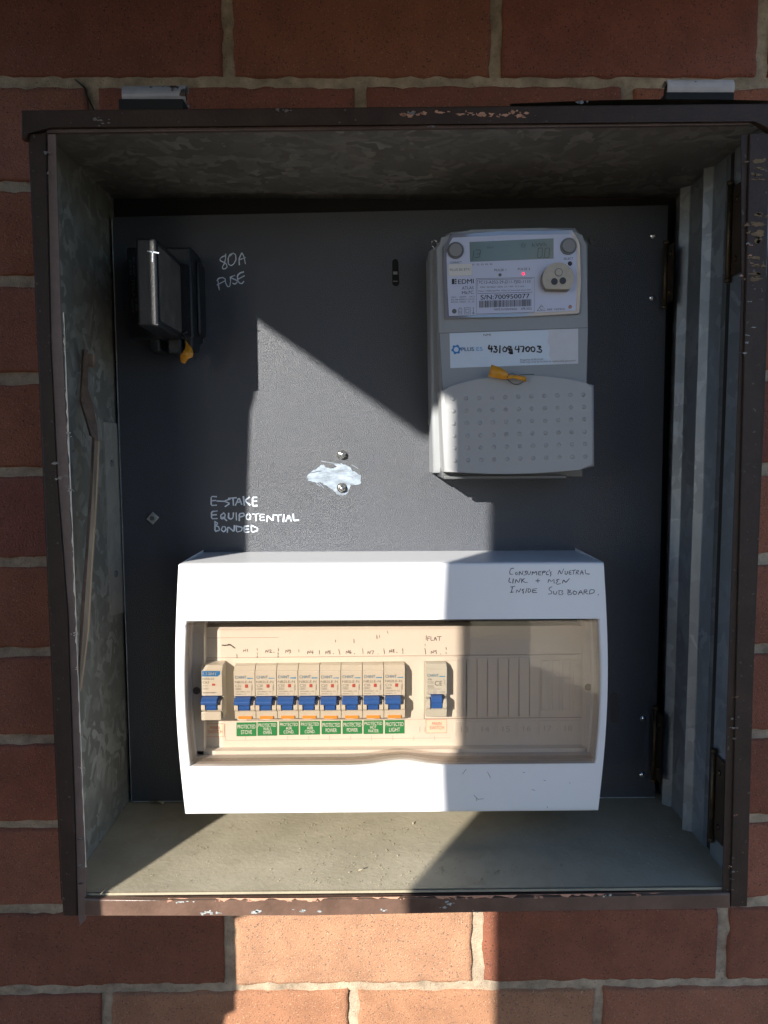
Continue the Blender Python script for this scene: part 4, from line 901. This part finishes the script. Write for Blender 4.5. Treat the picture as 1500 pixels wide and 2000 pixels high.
# labels on the plate
def label_rect(u0, u1, v0, v1, m_, lab):
    s = MB(); s.prism([Pe(u0, v1), Pe(u1, v1-.5), Pe(u1, v0-.5), Pe(u0, v0)], yE-.25, yE-.03); return s.build('circuit_label', m_, SB, label=lab)
GL = [(462, 501, 1411, 1438, ['PROTECTED', 'STOVE']), (503, 541.5, 1410, 1437, ['PROTECTED', 'WALL', 'OVEN']), (545, 583.5, 1409, 1435.5, ['PROTECTED', 'AIR', 'COND.']), (586, 625, 1408.5, 1435, ['PROTECTED', 'AIR', 'COND.']),
      (628, 666, 1408, 1434, ['PROTECTED', 'POWER']), (669, 707.5, 1407.5, 1433.5, ['PROTECTED', 'POWER']), (710, 748.5, 1407, 1433.5, ['PROTECTED', 'HOT', 'WATER']), (751.5, 790, 1406.5, 1433, ['PROTECTED', 'LIGHT'])]
for (u0, u1, v0, v1, L) in GL:
    o = label_rect(u0, u1, v0, v1, M_green, 'green label reading '+' '.join(L)); s = MB(); n = len(L); hh = 6.2 if n == 3 else 7.6; gap = (v1-v0-n*hh)/(n+1)*(.55 if n == 3 else .8)
    v = (v0+v1)/2-(n*hh+(n-1)*gap)/2
    for t in L:
        wd = min(35, len(t)*(4.3 if n == 2 else 4.1)); uc = (u0+u1)/2; tpx(s, t, (uc-wd/2, v+hh), (uc+wd/2, v+hh-.3), hh, yE-.25, .1); v += hh+gap
    s.build('lettering', M_whiteink, o)
for (u0, u1, v0, v1) in [(400.5, 438, 1413.5, 1439), (832, 872.5, 1405.5, 1431.5)]:
    o = label_rect(u0, u1, v0, v1, M_cream, 'cream label with red letters reading MAIN SWITCH'); s = MB(); uc = (u0+u1)/2+1
    tpx(s, 'MAIN', (uc-9, v0+11), (uc+9, v0+10.7), 6.5, yE-.25, .1); tpx(s, 'SWITCH', (uc-14, v0+19), (uc+14, v0+18.7), 6.5, yE-.25, .1)
    s.ribbon([Pe(*p_) for p_ in [(u0, v0), (u1, v0-.5), (u1, v1-.5), (u0, v1), (u0, v0)]], .3, flat(yE-.25), .1); s.build('lettering', M_redink, o)
# smoky window
w = MB(); inset = .9
def ywin(z): return yfr(0, z)-1.6
def notch(u): t = (u-.42)/.19; return 5.0*math.exp(-((u-.515)/.065)**2)
def cw(u, v, off=0.0):
    z1_ = wz1-inset; z0_ = wz0+inset+notch(u)*.9; z = z0_+(z1_-z0_)*v; xa_ = wx0-bow(z)+inset; xb_2 = wx1+bow(z)-inset
    return (xa_+(xb_2-xa_)*u, ywin(z)+off, z)
for (of, sc_) in ((0, 1), (2.0, 1)):
    w.grid(lambda u, v, of=of: (lambda p_: (p_[0]*1, p_[1], p_[2]))(cw(of*.002+u*(1-of*.004), .004*of+v*(1-.008*of), of)), 60, 24)
w.mi = 1
w.grid(lambda u, v: (lambda p_: (p_[0], p_[1]+v*16, p_[2]))(cw(u, 1)), 40, 3); w.grid(lambda u, v: (lambda p_: (p_[0], p_[1]+v*16, p_[2]-2*0))(cw(u, 0)), 60, 3)
w.grid(lambda u, v: (lambda p_: (p_[0], p_[1]+v*16, p_[2]))(cw(0, u)), 24, 3); w.grid(lambda u, v: (lambda p_: (p_[0], p_[1]+v*16, p_[2]))(cw(1, u)), 24, 3)
w.grid(lambda u, v: (lambda p_: (p_[0], p_[1]+2+v*13, p_[2]-2.2))(cw(u, 1)), 40, 3); w.grid(lambda u, v: (lambda p_: (p_[0], p_[1]+2+v*13, p_[2]+3.2))(cw(u, 0)), 60, 3)
w.build('smoky_window', [M_smoke, M_rim], SB, recalc=True)

# ================================================================== CIRCUIT BREAKERS (each clips out of the board)
yP = -70.5                                                       # face of the breakers
def local(name_, mb, mats, parent): return mb.build(name_, mats, parent)
def breaker(cx, zb, rating, label, kind='combo', dyf=0.0, group='circuit breakers in a row behind the smoky window', wid=17.3):
    """cx centre, zb bottom edge, in mm; body 45 mm high"""
    root = thing('circuit_breaker', (cx, yE, zb), label, 'circuit breaker', group)
    yf = yP+dyf; h = wid/2; b = MB(); big = kind == 'main'
    mb_ = M_break if kind != 'flat' else M_break2
    f = flat(yf)
    b.extx([(yE, zb), (yf+2.0, zb+.2), (yf+1.2, zb+7), (yf+.2, zb+7.4), (yf+.2, zb+8.2), (yf+5, zb+8.6), (yf+5, zb+19.2), (yf, zb+20.2), (yf, zb+41), (yf+1.2, zb+41.6), (yf+4.5, zb+44.7), (yE, zb+45)], cx-h, cx+h, .25)
    if big: b.box(cx-h-.4, cx+h-1.2, yf-1.2, yf+3, zb-.2, zb+7, .4)
    for s_ in (-1, 1):
        a0, a1 = (cx-h+.1, cx-h+3.4) if s_ < 0 else (cx+h-3.6, cx+h-.1)
        b.extx([(yf+5, zb+8), (yf-1.6, zb+8), (yf-2.4, zb+9.5), (yf-2.2, zb+15.2), (yf-.8, zb+16.4), (yf+5, zb+16.6)], a0, a1, .3)
    b.build('body', mb_, root)
    t = MB()
    if kind == 'flat':
        t.extx([(yf+5, zb+8.4), (yf-2.4, zb+8.8), (yf-2.9, zb+13.8), (yf-4.2, zb+14.4), (yf-4.0, zb+18.6), (yf-1.2, zb+19.6), (yf+4.5, zb+19.4)], cx-4.6, cx+4.6, .3)
    else:
        t.extx([(yf+4, zb+13.6), (yf-4.8, zb+13.9), (yf-6.6, zb+15), (yf-6.6, zb+17.2), (yf-4.4, zb+19), (yf-1.2, zb+19.8), (yf+4, zb+19.6)], cx-h+.8, cx+h-3.4, .35)
        t.extx([(yf+5, zb+8.4), (yf-2.2, zb+8.6), (yf-3.2, zb+11), (yf-2.4, zb+11.3), (yf-3.0, zb+13.7), (yf+4, zb+13.7)], cx-4.5, cx+4.2, .25)
    t.build('toggle', M_blue, root)
    X = lambda a: cx-h+a*wid
    pr = MB(); lg = MB(); wh = None
    if big:
        s = MB(); s.prism([(X(.06), zb+38), (X(.06), zb+41), (X(.92), zb+41), (X(.92), zb+38.2), (X(.80), zb+36.4), (X(.06), zb+36.4)], yf-.1, yf-.02); s.build('logo', M_blueink, root)
        s = MB()
        for d_ in (0, .12): text_into(s, 'CHiNT', (X(.1)+d_, zb+37.5), (X(.76)+d_, zb+37.5), 2.6, f, .15)
        s.build('logo_lettering', M_whiteink, root)
        text_into(pr, 'NXB-63', (X(.08), zb+33.6), (X(.62), zb+33.6), 1.7, f, .08); text_into(pr, rating, (X(.08), zb+30.6), (X(.38), zb+30.6), 1.8, f, .08)
        for k_, z_ in enumerate((28.6, 26.6, 25.8, 23)): pr.ribbon([(X(.08), zb+z_), (X(.34 if k_ < 3 else .72), zb+z_)], .25, f, .08)
        text_into(pr, 'IEC/EN 60898-1', (X(.08), zb+22.2), (X(.7), zb+22.2), .9, f, .08)
        ix, iz = X(.52), zb+28.8
    else:
        for d_ in (0, .12): text_into(lg, 'CHiNT', (X(.06)+d_, zb+35), (X(.60)+d_, zb+35), 2.5, f, .08)
        lg.ribbon([(X(.66), zb+35.3), (X(.90), zb+35.3)], 1.0, f, .08)
        if kind == 'combo':
            text_into(pr, 'NB2LE-N', (X(.05), zb+31.2), (X(.86), zb+31.2), 2.0, f, .08); text_into(pr, rating, (X(.06), zb+28.0), (X(.36), zb+28.0), 2.0, f, .08)
            pr.ribbon([(X(.06), zb+25.6), (X(.36), zb+25.6), (X(.36), zb+27.1), (X(.06), zb+27.1), (X(.06), zb+25.6)], .2, f, .08)
            text_into(pr, '4500', (X(.10), zb+25.9), (X(.32), zb+25.9), .9, f, .1)
            text_into(pr, '220/240V~ E3', (X(.06), zb+23.4), (X(.74), zb+23.4), 1.1, f, .08); text_into(pr, '50/60Hz', (X(.06), zb+21.4), (X(.42), zb+21.4), 1.0, f, .08)
            pr.ribbon([(X(.53)+.7*math.cos(q_), zb+21.9+.7*math.sin(q_)) for q_ in [i_*.63 for i_ in range(11)]], .15, f, .08)
            pr.ribbon([(X(.83), zb+29), (X(.83), zb+21)], .18, f, .08); pr.ribbon([(X(.87), zb+30), (X(.87), zb+25)], .35, f, .08)
            ix, iz = X(.53), zb+28.0
            s = MB(); s.box(X(.17), X(.82), yf+.6, yf+1.6, zb+.3, zb+2.7, .15); s.build('orange_strip', M_orange, root)
        else:
            text_into(pr, 'PB', (X(.1), zb+32), (X(.28), zb+32), 1.6, f, .08); text_into(pr, rating, (X(.08), zb+29.4), (X(.36), zb+29.4), 1.8, f, .08); text_into(pr, 'CE', (X(.42), zb+27.6), (X(.78), zb+27.6), 4.0, f, .08)
            for z_ in (27.6, 26.9, 24.6): pr.ribbon([(X(.08), zb+z_), (X(.36 if z_ > 26 else .7), zb+z_)], .25, f, .08)
            text_into(pr, '240/415V~', (X(.08), zb+25.3), (X(.45), zb+25.3), 1.0, f, .08)
            for q0 in (.17, .42): pr.ribbon([(X(q0)+1.4*math.cos(i_*.63), zb+21.8+1.4*math.sin(i_*.63)) for i_ in range(11)], .22, f, .08)
            pr.ribbon([(X(.42)-.8, zb+21.8), (X(.42)+.8, zb+21.8)], .2, f, .08); text_into(pr, 'LINE', (X(.66), zb+21.6), (X(.92), zb+21.6), .9, f, .08)
            pr.ribbon([(X(.84), zb+33), (X(.93), zb+31), (X(.86), zb+29.6), (X(.94), zb+28.4)], .25, f, .08)
            ix = None
        lg.build('logo', M_lblue, root)
    if lg.bm.is_valid and big: lg.bm.free()
    pr.build('printing', M_greyink, root)
    if ix is not None:
        s = MB(); s.box(ix, ix+(2.4 if not big else 2.6), yf-.5, yf-.02, iz-.6 if not big else iz, iz+2.2 if not big else iz+1.6, .15); s.build('indicator_flag', M_red, root)
    return root
def xc(u, y=yP): return at(u, 1350, y).x
rat = ['C32', 'C20', 'C20', 'C20', 'C20', 'C20', 'C20', 'C10']
lab = ['beige C32 circuit breaker above the PROTECTED STOVE label, leftmost of the eight joined breakers',
       'beige C20 circuit breaker above the PROTECTED WALL OVEN label',
       'beige C20 circuit breaker under the N3 mark, left one above an AIR COND label',
       'beige C20 circuit breaker under the N4 mark, right one above an AIR COND label',
       'beige C20 circuit breaker under the N5 mark, left one above a POWER label',
       'beige C20 circuit breaker under the N6 mark, right one above a POWER label',
       'beige C20 circuit breaker above the PROTECTED HOT WATER label',
       'beige C10 circuit breaker above the PROTECTED LIGHT label, rightmost of the eight joined breakers']
xN1, xN8 = xc(477.5), xc(770.5)
for i in range(8):
    cx = xN1+(xN8-xN1)*i/7; zb_i = at(700, 1404.5, yP).z+random.uniform(-.15, .15)
    breaker(cx, zb_i, rat[i], lab[i])
breaker(at(413.5, 1350, yP-4).x, at(413, 1405.5, yP-4).z, 'C63', 'main switch breaker with white on blue logo, alone at the left end', 'main', -4)
breaker(xc(852.5), at(852, 1402.5, yP).z, 'C32', 'greyer main switch breaker marked C32 standing alone under the word FLAT', 'flat', .6)
